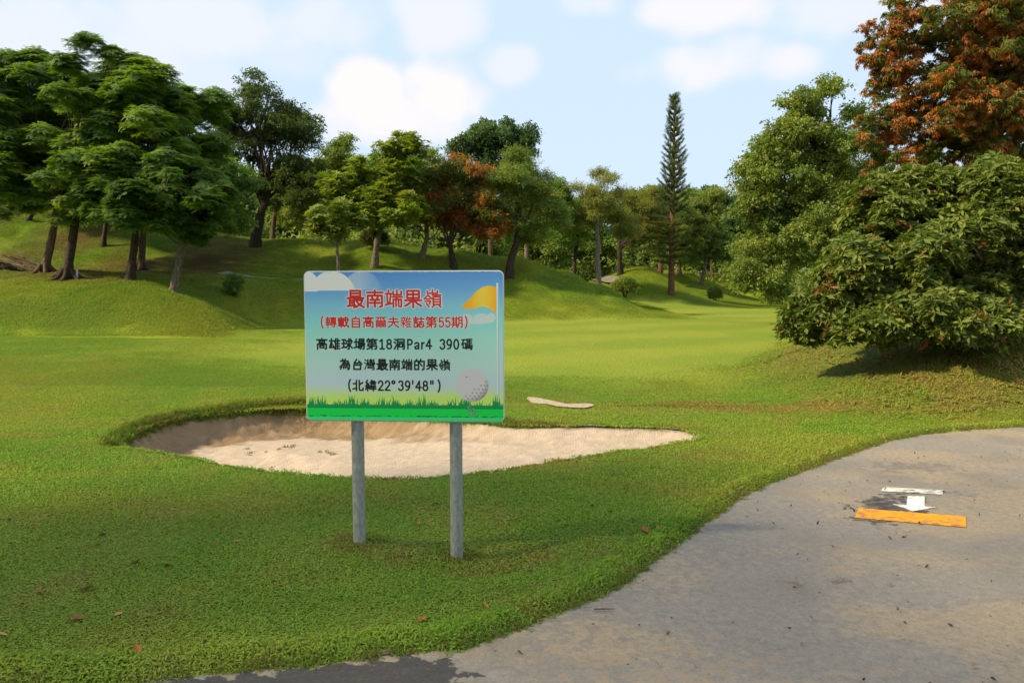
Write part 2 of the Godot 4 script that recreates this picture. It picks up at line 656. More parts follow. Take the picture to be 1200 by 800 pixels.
func build_road() -> void:
	# one sheet from the lawn's edge to the near side behind the camera, cut into strips so that the texture lies flat
	var v := PackedVector3Array()
	var n := PackedVector3Array()
	var uv := PackedVector2Array()
	var idx := PackedInt32Array()
	var rows := 24
	for i in lawn_edge.size():
		for j in rows + 1:
			var t := pow(float(j) / rows, 1.6)
			var z := lerpf(lawn_edge[i].y, 6.0, t)
			var x := lawn_edge[i].x
			var y := noise_a.get_noise_2d(x * 4.0, z * 4.0) * 0.0 * smoothstep(0.0, 0.4, z - lawn_edge[i].y)
			v.append(Vector3(x, y, z))
			n.append(Vector3.UP)
			uv.append(Vector2((x + 2.0) / 10.0, (z + 10.0) / 10.0))
	for i in lawn_edge.size() - 1:
		for j in rows:
			var p := i * (rows + 1) + j
			var q := p + rows + 1
			idx.append_array(PackedInt32Array([p, q, p + 1, q, q + 1, p + 1]))
	var road := structure("road", array_mesh(v, n, null, uv, idx), mats.road)
	road.set_meta("label", "grey cart road with sandy dust patches beside the lawn")
	# painted markings, each a thin sheet on the road
	var wb := quad_ring([[1036, 571], [1106, 575], [1105, 580], [1032, 576]])
	part("white_bar", sheet(wb, 0.005, Color(0.56, 0.56, 0.49), 0.18, 0.018, 0.9), mats.paint, road).set_meta("label", "worn white bar painted across the road")
	var arrow := quad_ring([[1064, 581], [1084, 582], [1084, 594], [1098, 595], [1070, 599.5], [1046, 591], [1063, 592.5]])
	part("arrow", sheet(arrow, 0.005, Color(0.70, 0.69, 0.65), 0.08, 0.02, 0.5), mats.paint, road).set_meta("label", "white painted arrow pointing to the camera")
	var ob := quad_ring([[1007, 596], [1132, 606], [1133, 618.5], [1002, 607]])
	part("orange_bar", sheet(ob, 0.005, Color(0.76, 0.30, 0.014), 0.12, 0.02, 0.6), mats.paint, road).set_meta("label", "orange bar painted across the road")

func quad_ring(pts: Array) -> PackedVector2Array:
	var out := PackedVector2Array()
	for p in pts:
		out.append(flat(p[0], p[1]))
	return out


func build_paths() -> void:
	# narrow path along the terrace of the left hill
	for path in [[[-14.2, -39.0], [-12.5, -38.4], [-10.5, -38.4], [-8.5, -39.4]], [[8.6, -66.0], [6.8, -62.0], [6.6, -58.5], [8.2, -55.0]]]:
		var ctrl := []
		for p in path:
			ctrl.append(Vector3(p[0], 0, p[1]))
		var pts := smooth_path(ctrl, 8)
		var v := PackedVector3Array()
		var n := PackedVector3Array()
		var c := PackedColorArray()
		var idx := PackedInt32Array()
		for i in pts.size():
			var t: Vector3 = (pts[mini(i + 1, pts.size() - 1)] - pts[maxi(i - 1, 0)]).normalized()
			var side := Vector3(-t.z, 0, t.x)
			for k in 7:
				var p: Vector3 = pts[i] + side * (k - 3) * 0.2
				v.append(Vector3(p.x, maxf(height(p.x, p.z), height(pts[i].x, pts[i].z) - 0.06) + 0.05, p.z))
				n.append(Vector3.UP)
				c.append(Color(0.20, 0.185, 0.16))
		for i in pts.size() - 1:
			for k in 6:
				var p := i * 7 + k
				idx.append_array(PackedInt32Array([p, p + 7, p + 1, p + 1, p + 7, p + 8]))
		structure("path", array_mesh(v, n, c, null, idx), mats.paint)


# ---------------------------------------------------------------- materials

func noise_tex(freq: float, octaves: int, a: Color, b: Color, seed_value: int, size := 512, mid = null, kind := FastNoiseLite.TYPE_SIMPLEX_SMOOTH) -> NoiseTexture2D:
	var f := FastNoiseLite.new()
	f.seed = seed_value
	f.noise_type = kind
	f.frequency = freq
	f.fractal_octaves = octaves
	var t := NoiseTexture2D.new()
	t.width = size
	t.height = size
	t.seamless = true
	t.noise = f
	var g := Gradient.new()
	g.set_color(0, a)
	g.set_color(1, b)
	if mid != null:
		g.add_point(0.5, mid)
	t.color_ramp = g
	return t


func bump_tex(freq: float, octaves: int, seed_value: int, size := 512) -> NoiseTexture2D:
	return noise_tex(freq, octaves, Color.BLACK, Color.WHITE, seed_value, size)


func surface(color: Color, rough: float, vertex := false) -> StandardMaterial3D:
	var m := StandardMaterial3D.new()
	m.albedo_color = color.linear_to_srgb()
	m.roughness = rough
	m.vertex_color_use_as_albedo = vertex
	m.metallic_specular = 0.35
	return m


func materials() -> void:
	var m := surface(Color.WHITE, 0.95, true)
	m.albedo_texture = noise_tex(0.035, 5, Color(0.62, 0.66, 0.55), Color(1.0, 1.0, 1.0), 41, 1024, Color(0.86, 0.88, 0.84))
	m.uv1_triplanar = true
	m.uv1_world_triplanar = true
	m.uv1_scale = Vector3.ONE * 0.45
	m.heightmap_enabled = false
	m.metallic_specular = 0.1
	mats.turf = m
	m = surface(Color.WHITE, 0.95, true)
	m.albedo_texture = noise_tex(0.06, 4, Color(0.86, 0.84, 0.80), Color(1, 1, 1), 8, 512, Color(0.97, 0.96, 0.95))
	m.uv1_triplanar = true
	m.uv1_world_triplanar = true
	m.uv1_scale = Vector3.ONE * 1.3
	m.heightmap_enabled = true
	m.heightmap_texture = bump_tex(0.08, 5, 77)
	m.heightmap_scale = 1.6
	m.metallic_specular = 0.15
	mats.sand = m
	m = surface(Color.WHITE, 0.9)
	m.albedo_texture = ImageTexture.create_from_image(road_picture())
	m.metallic_specular = 0.3
	m.detail_enabled = true
	m.detail_blend_mode = BaseMaterial3D.BLEND_MODE_MUL
	m.detail_uv_layer = BaseMaterial3D.DETAIL_UV_1
	m.detail_enabled = false
	mats.road = m
	mats.paint = surface(Color.WHITE, 0.85, true)
	for k in [["bark_brown", Color(0.20, 0.135, 0.085)], ["bark_grey", Color(0.27, 0.225, 0.175)], ["bark_dark", Color(0.095, 0.07, 0.05)], ["bark_pale", Color(0.36, 0.30, 0.235)], ["bark_red", Color(0.25, 0.135, 0.08)]]:
		m = surface(k[1], 0.95)
		m.albedo_texture = noise_tex(0.03, 5, Color(0.45, 0.44, 0.42), Color(1, 1, 1), 5, 256)
		m.uv1_triplanar = true
		m.uv1_world_triplanar = true
		m.uv1_scale = Vector3(1.6, 0.5, 1.6)
		m.heightmap_enabled = true
		m.heightmap_texture = bump_tex(0.05, 4, 9, 256)
		m.heightmap_scale = 4.0
		mats[k[0]] = m
	m = surface(Color.WHITE, 0.55, true)
	m.backlight_enabled = true
	m.backlight = Color(0.93, 0.98, 0.45)
	m.metallic_specular = 0.4
	mats.leaf = m
	m = surface(Color.WHITE, 0.5, true)
	m.backlight_enabled = true
	m.backlight = Color(0.80, 0.86, 0.38)
	m.metallic_specular = 0.32
	mats.glossy_leaf = m
	m = surface(Color.WHITE, 0.65, true)
	m.backlight_enabled = true
	m.backlight = Color(0.90, 0.96, 0.42)
	m.metallic_specular = 0.3
	mats.grass = m
	m = surface(Color(0.365, 0.380, 0.345), 0.55)
	m.albedo_texture = noise_tex(0.05, 4, Color(0.72, 0.74, 0.74), Color(1, 1, 1), 21, 256)
	m.uv1_triplanar = true
	m.uv1_scale = Vector3(3, 1.2, 3)
	m.metallic = 0.12
	m.heightmap_enabled = true
	m.heightmap_texture = bump_tex(0.12, 3, 4, 256)
	m.heightmap_scale = 0.15
	mats.steel = m
	m = surface(Color.WHITE, 0.38)
	m.albedo_texture = ImageTexture.create_from_image(sign_picture())
	mats.sign_face = m
	mats.sign_edge = surface(Color(0.60, 0.62, 0.60), 0.5)
	mats.white = surface(Color(0.75, 0.74, 0.70), 0.7)
	mats.dry_leaf = surface(Color.WHITE, 0.8, true)
	m = surface(Color(0.50, 0.42, 0.31), 0.95)
	m.heightmap_enabled = true
	m.heightmap_texture = bump_tex(0.05, 4, 64, 256)
	m.heightmap_scale = 2.0
	m.uv1_triplanar = true
	m.uv1_scale = Vector3.ONE * 6.0
	mats.stone = m


func road_picture() -> Image:
	var size := 1280
	var im := Image.create(size, size, false, Image.FORMAT_RGB8)
	var wide := FastNoiseLite.new()
	wide.seed = 91
	wide.frequency = 0.55
	wide.fractal_octaves = 5
	var fine := FastNoiseLite.new()
	fine.seed = 14
	fine.frequency = 14.0
	fine.fractal_octaves = 4
	var grain := RandomNumberGenerator.new()
	grain.seed = 4
	for j in size:
		for i in size:
			var x := i * 10.0 / size
			var y := j * 10.0 / size
			var w := wide.get_noise_2d(x, y * 1.7)
			var f := fine.get_noise_2d(x, y)
			var dust := smoothstep(-0.12, 0.38, w + f * 0.22 + 0.06)
			var k := wide.get_noise_2d(x * 1.3 + 40.0, y * 1.3)
			var c := Color(0.212, 0.194, 0.168).lerp(Color(0.285, 0.230, 0.155), dust * 0.7)
			var dark := smoothstep(0.10, 0.42, k + f * 0.35)
			c = c.lerp(Color(0.140, 0.132, 0.120), dark * 0.4)
			var g := 1.0 + f * 0.17 + grain.randf_range(-0.15, 0.15)
			im.set_pixel(i, j, Color(c.r * g, c.g * g, c.b * g).linear_to_srgb())
	# stains and tar: outline in the photograph, colour, cover, how streaky, raggedness in metres
	var tar := Color(0.040, 0.041, 0.043)
	var stains := [
		[[[1010, 583], [1052, 582], [1070, 588], [1064, 594], [1084, 601], [1050, 602], [1004, 598]], tar, 0.95, 0.55, 0.10],
		[[[1032, 577], [1070, 577.5], [1072, 582], [1036, 583]], tar, 0.9, 0.7, 0.08],
		[[[992, 606], [1004, 604.6], [1060, 613], [1020, 614], [996, 611]], tar, 0.85, 1.0, 0.06],
		[[[1110, 575], [1130, 577.5], [1124, 579.5], [1112, 578]], tar, 0.7, 1.0, 0.05],
		[[[1130, 579.5], [1142, 580], [1140, 582], [1131, 581.8]], tar, 0.7, 1.0, 0.04],
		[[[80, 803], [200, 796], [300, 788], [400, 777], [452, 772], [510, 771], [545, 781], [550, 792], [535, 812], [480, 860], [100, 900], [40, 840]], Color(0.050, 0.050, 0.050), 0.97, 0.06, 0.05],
		[[[1012, 545], [1060, 541.5], [1112, 544.5], [1104, 549.5], [1050, 551.5], [1020, 550]], Color(0.150, 0.125, 0.092), 0.75, 0.5, 0.16],
		[[[973, 679], [992, 677], [995, 683], [978, 685]], Color(0.130, 0.100, 0.070), 0.8, 0.3, 0.03],
		[[[920, 682], [948, 684], [944, 688.5], [928, 686.5]], Color(0.140, 0.112, 0.080), 0.8, 0.4, 0.04],
		[[[560, 752], [640, 718], [740, 684], [800, 630], [850, 592], [900, 570], [912, 578], [860, 604], [800, 660], [735, 712], [660, 742], [600, 768]], Color(0.150, 0.150, 0.150), 0.55, 0.5, 0.22],
		[[[640, 790], [760, 770], [900, 790], [1100, 820], [700, 840]], Color(0.300, 0.225, 0.135), 0.5, 0.6, 0.35],
	]
	for st in stains:
		var ring := quad_ring(st[0])
		var lo := Vector2(1e9, 1e9)
		var hi := -lo
		for p in ring:
			lo = lo.min(p)
			hi = hi.max(p)
		lo -= Vector2.ONE * st[4] * 2.0
		hi += Vector2.ONE * st[4] * 2.0
		for j in range(maxi(0, int((lo.y + 10.0) / 10.0 * size)), mini(size, int((hi.y + 10.0) / 10.0 * size) + 1)):
			for i in range(maxi(0, int((lo.x + 2.0) / 10.0 * size)), mini(size, int((hi.x + 2.0) / 10.0 * size) + 1)):
				var p := Vector2((i + 0.5) * 10.0 / size - 2.0, (j + 0.5) * 10.0 / size - 10.0)
				var q: Vector2 = p + Vector2(fine.get_noise_2d(p.x * 0.5, p.y * 0.5) + fine.get_noise_2d(p.x * 1.6, p.y * 1.6) * 0.7, fine.get_noise_2d(p.x * 0.5 + 20.0, p.y * 0.5)) * st[4] * 2.2
				if Geometry2D.is_point_in_polygon(q, ring):
					var streak := fine.get_noise_2d(p.x * 0.35 + 7.0, p.y * 1.6)
					var k: float = st[2] * clampf(1.0 - st[3] * smoothstep(-0.12, 0.30, streak) + grain.randf_range(-0.12, 0.12), 0.0, 1.0)
					im.set_pixel(i, j, im.get_pixel(i, j).srgb_to_linear().lerp(st[1], k).linear_to_srgb())
	return im


# ---------------------------------------------------------------- leaves

# one leaf of four triangles, folded along its rib and bent at the tip
func leaf(v: PackedVector3Array, c: PackedColorArray, from: Vector3, along: Vector3, up: Vector3, length: float, width: float, fold: float, droop: float, tint: Color) -> void:
	var side := along.cross(up).normalized()
	var nrm := side.cross(along).normalized()
	var mid := from + along * length * 0.48 - nrm * fold * width
	var l := from + along * length * 0.45 + side * width * 0.5
	var r := from + along * length * 0.45 - side * width * 0.5
	var tip := from + along * length * 0.97 - Vector3.UP * droop * length
	for p in [from, l, mid, from, mid, r, l, tip, mid, mid, tip, r]:
		v.append(p)
		c.append(tint)


func jitter(a: float) -> Color:
	var k := 1.0 + rng.randf_range(-a, a)
	var y := rng.randf_range(-a, a) * 0.4
	return Color(k * (1.0 + y), k, k * (1.0 - y * 0.5))


func leaf_shapes() -> void:
	for name_and_size in [["small", 46, 0.42, 0.135, 0.075], ["fine", 60, 0.40, 0.10, 0.05], ["coarse", 30, 0.5, 0.20, 0.11]]:
		var v := PackedVector3Array()
		var c := PackedColorArray()
		var twigs := []
		for i in 8:
			var t := unit()
			t.y = t.y * 0.6 + 0.1
			twigs.append(t)
		for i in int(name_and_size[1]):
			var t: Vector3 = twigs[i % 8]
			var p: Vector3 = t * name_and_size[2] * rng.randf_range(0.25, 1.0) + unit() * 0.07
			var along := (t + unit() * 0.9 - Vector3.UP * 0.25).normalized()
			var up := (Vector3.UP + unit() * 0.7).normalized()
			leaf(v, c, p, along, up, name_and_size[3] * rng.randf_range(0.7, 1.2), name_and_size[4] * rng.randf_range(0.7, 1.2), 0.15, 0.12, jitter(0.22))
		leaf_mesh[name_and_size[0]] = array_mesh(v, null, c)
	# feathery sprays of paired leaflets, held level
	var v := PackedVector3Array()
	var c := PackedColorArray()
	for f in 9:
		var a := TAU * f / 9.0 + rng.randf_range(-0.3, 0.3)
		var dir := Vector3(cos(a), rng.randf_range(-0.05, 0.28), sin(a)).normalized()
		var from := unit() * 0.08
		var side := dir.cross(Vector3.UP).normalized()
		var tint := jitter(0.18)
		for k in 9:
			var t := 0.10 + 0.052 * k
			var p := from + dir * t - Vector3.UP * t * t * 0.45
			for s in [-1.0, 1.0]:
				var along: Vector3 = (side * s + dir * 0.55 - Vector3.UP * rng.randf_range(0.0, 0.35)).normalized()
				leaf(v, c, p, along, (Vector3.UP + unit() * 0.25).normalized(), 0.145 * (1.15 - t), 0.055, 0.08, 0.1, tint * jitter(0.1))
	leaf_mesh["feather"] = array_mesh(v, null, c)
	# large leaves in loose whorls
	v = PackedVector3Array()
	c = PackedColorArray()
	for w in 4:
		var o := unit() * 0.27
		for k in 7:
			var a := TAU * k / 7.0 + rng.randf()
			var along := Vector3(cos(a), rng.randf_range(-0.25, 0.7), sin(a)).normalized()
			leaf(v, c, o, along, (Vector3.UP + unit() * 0.4).normalized(), rng.randf_range(0.20, 0.30), rng.randf_range(0.09, 0.13), 0.12, 0.12, jitter(0.2))
	leaf_mesh["broad"] = array_mesh(v, null, c)
	# whorl of long leaves at a shoot's end
	for kind in [["rosette", 0.165, 0.060, 0.5, 0.15], ["droop", 0.155, 0.045, -0.35, 0.35]]:
		v = PackedVector3Array()
		c = PackedColorArray()
		for sub in 3:
			var o: Vector3 = Vector3.ZERO if sub == 0 else unit() * 0.13
			var axis_dir := (Vector3.UP * 0.7 + unit() * 0.6).normalized()
			for k in 9:
				var a := TAU * k / 9.0 * 1.618 + rng.randf() * 0.4
				var e := Vector3(cos(a), 0, sin(a))
				var rise: float = kind[3] + rng.randf_range(-0.5, 0.4)
				var along := (e + axis_dir * rise).normalized()
				leaf(v, c, o + axis_dir * rng.randf() * 0.05, along, (axis_dir + unit() * 0.3).normalized(), kind[1] * rng.randf_range(0.65, 1.2), kind[2] * rng.randf_range(0.8, 1.2), 0.22, kind[4], jitter(0.24))
		leaf_mesh[kind[0]] = array_mesh(v, null, c)
	# tail of a conifer branch: short needles all round a twig along +x
	v = PackedVector3Array()
	c = PackedColorArray()
	for k in 70:
		var t := k / 70.0
		var a := k * 2.4
		var out := Vector3(0.75, cos(a) * 0.9, sin(a) * 0.9).normalized()
		leaf(v, c, Vector3(t * 0.42, 0, 0), out, Vector3.UP if absf(out.y) < 0.8 else Vector3.RIGHT, 0.13, 0.022, 0.0, 0.0, jitter(0.2))
	leaf_mesh["needle"] = array_mesh(v, null, c)
	# patches of turf: bent blades, three triangles each
	for g in [["turf", 80, 0.13, 0.046, 0.0085, 1.2], ["turf_b", 80, 0.13, 0.040, 0.009, 1.45], ["mown", 260, 0.36, 0.022, 0.008, 1.3], ["tall", 150, 0.5, 0.12, 0.012, 1.1], ["hang", 60, 0.07, 0.075, 0.006, 1.6], ["weed", 16, 0.05, 0.05, 0.005, 1.2]]:
		v = PackedVector3Array()
		c = PackedColorArray()
		for k in int(g[1]):
			var r: float = sqrt(rng.randf()) * g[2]
			var a := rng.randf() * TAU
			var p := Vector3(cos(a) * r, -0.006, sin(a) * r)
			var b := rng.randf() * TAU
			var lean: float = rng.randf_range(0.35, 1.0) * g[5]
			var out := Vector3(cos(b), 0, sin(b))
			var side: Vector3 = Vector3(-sin(b), 0, cos(b)) * g[4] * rng.randf_range(0.35, 0.7)
			var l: float = g[3] * rng.randf_range(0.55, 1.25)
			var m := p + Vector3.UP * l * 0.55 + out * l * 0.25 * lean
			var tip := p + Vector3.UP * l * maxf(0.95 - lean * 0.52, 0.12) + out * l * 0.75 * lean
			var tint := jitter(0.42)
			if rng.randf() < 0.12:
				tint = Color(1.6, 0.95, 1.5)
			for q in [p - side, m - side * 0.9, p + side, p + side, m - side * 0.9, m + side * 0.9, m - side * 0.9, tip, m + side * 0.9]:
				v.append(q)
				c.append(tint)
		leaf_mesh[g[0]] = array_mesh(v, null, c)


# ---------------------------------------------------------------- trees

# s: name, label, px, D, stem (pixel points up the trunk), r, bark, crown [[px, py, rx, ry, depth offset]], leaf, colors, fill
func tree(s: Dictionary) -> Node3D:
	var d: float = s.D
	var foot := at(s.px, 330, d)
	var base := Vector3(foot.x, height(foot.x, -d) - 0.05, -d)
	var t := thing(s.name, s.label, "tree", base, s.get("group", ""))
	var ppm := FOCAL / d
	# trunk
	var ctrl := [Vector3(0, -0.25, 0), Vector3(0, 0.05, 0)]
	for p in s.stem:
		var q := at(p[0], p[1], d) - base
		q.z = rng.randf_range(-0.15, 0.15)
		ctrl.append(q)
	var path := smooth_path(ctrl, 5)
	var radii := []
	var r0: float = s.r
	for i in path.size():
		var k := float(i) / (path.size() - 1)
		var y: float = path[i].y
		radii.append(r0 * 0.82 * (lerpf(1.0, 0.5, k) + 0.45 * exp(-maxf(y, 0.0) * 4.0 / (r0 * 4.0))))
	var bark: Material = mats[s.get("bark", "bark_brown")]
	part("trunk", tube_mesh(path, radii, 10, 0.5), bark, t)
	# roots running out over the ground
	for k in int(s.get("roots", 0)):
		var a: float = TAU * k / float(s.roots) + rng.randf_range(-0.3, 0.3)
		var rp := []
		var rr := []
		for i in 7:
			var u := i / 6.0
			var p := Vector3(cos(a + u * 0.4), 0, sin(a + u * 0.4)) * (r0 * 0.6 + u * 0.75)
			p.y = height(base.x + p.x, base.z + p.z) - base.y + 0.42 * pow(1.0 - u, 3.0) - 0.02
			rp.append(p)
			rr.append(lerpf(r0 * 0.42, 0.03, u))
		part("root", tube_mesh(rp, rr, 7, 0.4), bark, t)
	# lobes of foliage
	var lobes := []
	for e in s.crown:
		var dz: float = e[4] if e.size() > 4 else 0.0
		var centre: Vector3 = at(e[0], e[1], d + dz) - base
		var scale_here := (d + dz) / FOCAL
		var rad := Vector3(e[2], e[3], e[2]) * scale_here
		rad.z = minf(rad.z, 4.5)
		var small := minf(rad.x, rad.y)
		var n := int(clampf(10.0 + rad.x * rad.y * 2.6, 10, s.get("lobes", 26) * 1.7))
		for i in n:
			var u := unit()
			var k := rng.randf_range(0.45, 0.9)
			var lr: float = small * rng.randf_range(0.20, 0.40) * s.get("lobe", 1.0)
			lobes.append([centre + Vector3(u.x * rad.x, u.y * rad.y, u.z * rad.z) * k, lr, i])
		lobes.append([centre, small * 0.42, 0])
	# limbs reach into the lobes
	var limbs := 0
	for l in lobes:
		if limbs >= s.get("limbs", 9):
			break
		if rng.randf() < 0.35:
			continue
		limbs += 1
		var i0 := int(path.size() * rng.randf_range(0.62, 0.98))
		i0 = clampi(i0, 1, path.size() - 1)
		var a: Vector3 = path[i0]
		var b: Vector3 = l[0]
		var m := a.lerp(b, 0.45) + unit() * a.distance_to(b) * 0.16
		var lr: float = maxf(radii[i0] * rng.randf_range(0.38, 0.6), 0.03)
		var lp := smooth_path([a, m, b + Vector3.UP * l[1] * 0.5], 6)
		var rr := []
		for i in lp.size():
			rr.append(lerpf(lr, lr * 0.16, float(i) / (lp.size() - 1)))
		part("branch", tube_mesh(lp, rr, 6, 0.3), bark, t)
	# clumps of leaves on the lobes
	var where := []
	var tint := PackedColorArray()
	var fill: float = s.get("fill", 5.0)
	var size: float = s.get("size", 1.0)
	var cols: Array = s.colors
	var level: bool = s.leaf == "feather"
	for l in lobes:
		var lr: float = l[1]
		var n := int(fill * 16.0 * lr * lr / (size * size)) + 8
		var lobe_col := rng.randi() % cols.size()
		for i in n:
			var u := unit()
			if u.y < -0.3 and rng.randf() < 0.6:
				u.y = -u.y
			var p: Vector3 = l[0] + u * Vector3(1.12, 0.82 if not level else 0.78, 1.12) * lr * pow(rng.randf_range(0.12, 1.0), 0.4)
			var b := Basis(Vector3.UP, rng.randf() * TAU)
			if level:
				b = Basis(Vector3(u.z, 0, -u.x).normalized(), rng.randf_range(-0.35, 0.85)) * b
			else:
				b = Basis(unit(), rng.randf_range(-0.9, 0.9)) * b
			where.append(Transform3D(b.scaled(Vector3.ONE * size * rng.randf_range(0.7, 1.2)), p))
			var k: int = lobe_col if rng.randf() < 0.6 else rng.randi() % cols.size()
			if s.has("patches"):
				var pn := noise_b.get_noise_3dv(p * s.get("patch_scale", 0.9)) + rng.randf_range(-0.25, 0.25)
				k = (rng.randi() % int(s.patches)) if pn > s.get("patch_limit", 0.0) else int(s.patches) + rng.randi() % (cols.size() - int(s.patches))
			var j := jitter(0.16)
			tint.append(Color(cols[k].r * j.r, cols[k].g * j.g, cols[k].b * j.b))
	scatter("crown", leaf_mesh[s.leaf], mats.glossy_leaf if s.get("glossy", false) else mats.leaf, where, tint, t)
	return t


const DEEP := [Color(0.129, 0.228, 0.058), Color(0.179, 0.293, 0.066), Color(0.242, 0.348, 0.075)]
const MID := [Color(0.177, 0.254, 0.069), Color(0.242, 0.316, 0.076), Color(0.303, 0.348, 0.090)]
const OLIVE := [Color(0.259, 0.275, 0.077), Color(0.331, 0.330, 0.089), Color(0.226, 0.275, 0.077)]
const LIME := [Color(0.274, 0.332, 0.061), Color(0.217, 0.290, 0.057), Color(0.324, 0.346, 0.069), Color(0.167, 0.242, 0.051)]
const BLUISH := [Color(0.101, 0.171, 0.080), Color(0.131, 0.211, 0.092), Color(0.090, 0.151, 0.069)]
const RUST := [Color(0.473, 0.165, 0.042), Color(0.396, 0.165, 0.046), Color(0.308, 0.165, 0.048), Color(0.127, 0.165, 0.033), Color(0.176, 0.198, 0.040), Color(0.099, 0.138, 0.031)]


func build_trees() -> void:
	# the dark group on the left hill
	tree({"name": "feathery_tree", "label": "tall dark feathery tree with a bowed twin-rooted trunk at the far left", "px": 52, "D": 34.5, "roots": 6, "stem": [[60, 275], [66, 240], [70, 200]], "r": 0.24, "crown": [[40, 120, 78, 60], [10, 180, 66, 56, -1.5], [75, 195, 74, 52, 1.0], [25, 235, 50, 30, 1.0]], "leaf": "feather", "size": 0.5, "lobe": 1.05, "colors": DEEP, "fill": 3.7, "lobes": 34})
	tree({"name": "feathery_tree", "label": "tall dark feathery tree beside the small white marker stake", "px": 78, "D": 32.0, "roots": 6, "stem": [[84, 270], [92, 225], [104, 180]], "r": 0.25, "bark": "bark_dark", "crown": [[120, 100, 84, 50], [165, 135, 70, 60, 1.0], [100, 190, 70, 52, -1.0], [90, 240, 44, 28]], "leaf": "feather", "size": 0.5, "lobe": 1.05, "colors": DEEP, "fill": 3.7, "lobes": 34})
	tree({"name": "feathery_tree", "label": "dark feathery tree with a straight black trunk on the left hill", "px": 152, "D": 32.0, "stem": [[156, 285], [160, 250], [165, 215]], "r": 0.22, "bark": "bark_dark", "crown": [[190, 190, 84, 60], [218, 145, 50, 54, 2.0], [140, 235, 56, 36, -1.0], [225, 225, 54, 40]], "leaf": "feather", "size": 0.5, "lobe": 1.05, "colors": DEEP, "fill": 3.7, "lobes": 32})
	tree({"name": "feathery_tree", "label": "low spreading feathery tree with a pale split trunk on the left hill", "px": 203, "D": 30.6, "stem": [[207, 310], [214, 285], [212, 255]], "r": 0.20, "bark": "bark_grey", "crown": [[200, 225, 72, 40, -1.2], [165, 255, 52, 30, -2.0], [240, 245, 36, 34], [215, 270, 40, 20, -1.0]], "leaf": "feather", "size": 0.5, "lobe": 1.05, "colors": [Color(0.095, 0.180, 0.026), Color(0.115, 0.205, 0.028), Color(0.075, 0.145, 0.025)], "fill": 4.6, "lobes": 26})
	tree({"name": "hillside_tree", "label": "tree with flared pale roots behind the black trunk on the hill", "px": 166, "D": 38.5, "roots": 5, "stem": [[168, 280], [170, 255]], "r": 0.26, "bark": "bark_brown", "crown": [[175, 225, 60, 44], [245, 230, 54, 50, 2.0], [110, 235, 50, 40, 1.0]], "leaf": "small", "colors": DEEP, "fill": 4.5})
	tree({"name": "hillside_tree", "label": "added tree behind the two leftmost trunks, casting shade on the upper bank", "px": 36, "D": 45.0, "stem": [[38, 250], [40, 215]], "r": 0.17, "bark": "bark_dark", "crown": [[25, 150, 60, 50], [60, 200, 60, 36]], "leaf": "small", "colors": DEEP, "fill": 4.5})  # added to shade the upper bank, hidden behind the feathery trees
	tree({"name": "hillside_tree", "label": "added tree on the ridge between the black trunk and the marker stake, casting shade on the upper bank", "px": 122, "D": 43.0, "stem": [[124, 255], [126, 220]], "r": 0.18, "bark": "bark_dark", "crown": [[125, 160, 64, 56], [150, 215, 60, 34]], "leaf": "small", "colors": DEEP, "fill": 4.5})  # second added tree, its crown throws shade over the upper bank
	# open spreading tree on the ridge
	tree({"name": "spreading_tree", "label": "broad open tree with forked dark limbs on the ridge left of centre", "px": 300, "D": 45.0, "stem": [[305, 255], [312, 235], [316, 205]], "r": 0.38, "bark": "bark_dark", "crown": [[300, 130, 58, 38], [345, 165, 40, 42], [268, 165, 36, 44], [320, 215, 60, 34, 1.0], [355, 215, 36, 32, -1.0]], "leaf": "small", "colors": [Color(0.100, 0.150, 0.046), Color(0.125, 0.175, 0.052), Color(0.085, 0.130, 0.040)], "fill": 3.0, "lobes": 14, "limbs": 18})
	tree({"name": "ridge_tree", "label": "lighter green tree just behind the open spreading tree's right side", "px": 320, "D": 54.0, "stem": [[322, 250], [330, 215]], "r": 0.26, "bark": "bark_brown", "crown": [[395, 190, 30, 34], [380, 225, 40, 40], [345, 240, 40, 30]], "leaf": "small", "colors": MID, "fill": 4.0})
	# yellow-green big-leaved trees behind the sign
	tree({"name": "big_leaved_tree", "label": "yellow green big-leaved tree with a curved forked trunk behind the sign", "px": 439, "D": 41.0, "stem": [[442, 285], [446, 262], [444, 235]], "r": 0.24, "bark": "bark_grey", "crown": [[440, 220, 46, 36], [470, 195, 34, 36], [405, 225, 28, 30], [465, 245, 44, 26, -1.0], [430, 250, 40, 20, -1.0]], "leaf": "broad", "colors": LIME, "fill": 4.4, "lobes": 14, "limbs": 14})
	tree({"name": "big_leaved_tree", "label": "young big-leaved tree with a slim white trunk at the sign's top corner", "px": 397, "D": 38.5, "stem": [[396, 300], [395, 282], [393, 262]], "r": 0.12, "bark": "bark_pale", "crown": [[393, 262, 32, 26]], "leaf": "broad", "colors": LIME, "fill": 5.0, "lobes": 12, "limbs": 6})
	tree({"name": "stub_tree", "label": "green tree with a broken pale stump-like trunk left of the rusty tree", "px": 494, "D": 43.0, "stem": [[497, 292], [500, 275], [497, 245]], "r": 0.22, "bark": "bark_pale", "crown": [[502, 235, 36, 34], [505, 205, 30, 28]], "leaf": "small", "colors": MID, "fill": 5.5})
	tree({"name": "rusty_tree", "label": "tree with rust red upper leaves directly above the sign", "px": 532, "D": 42.0, "stem": [[530, 300], [528, 282], [534, 250]], "r": 0.24, "bark": "bark_dark", "crown": [[540, 210, 42, 26], [560, 240, 36, 32], [520, 250, 34, 34], [575, 265, 24, 22, -1.0]], "leaf": "small", "colors": RUST, "patches": 3, "patch_limit": -0.14, "patch_scale": 0.7, "fill": 4.8})
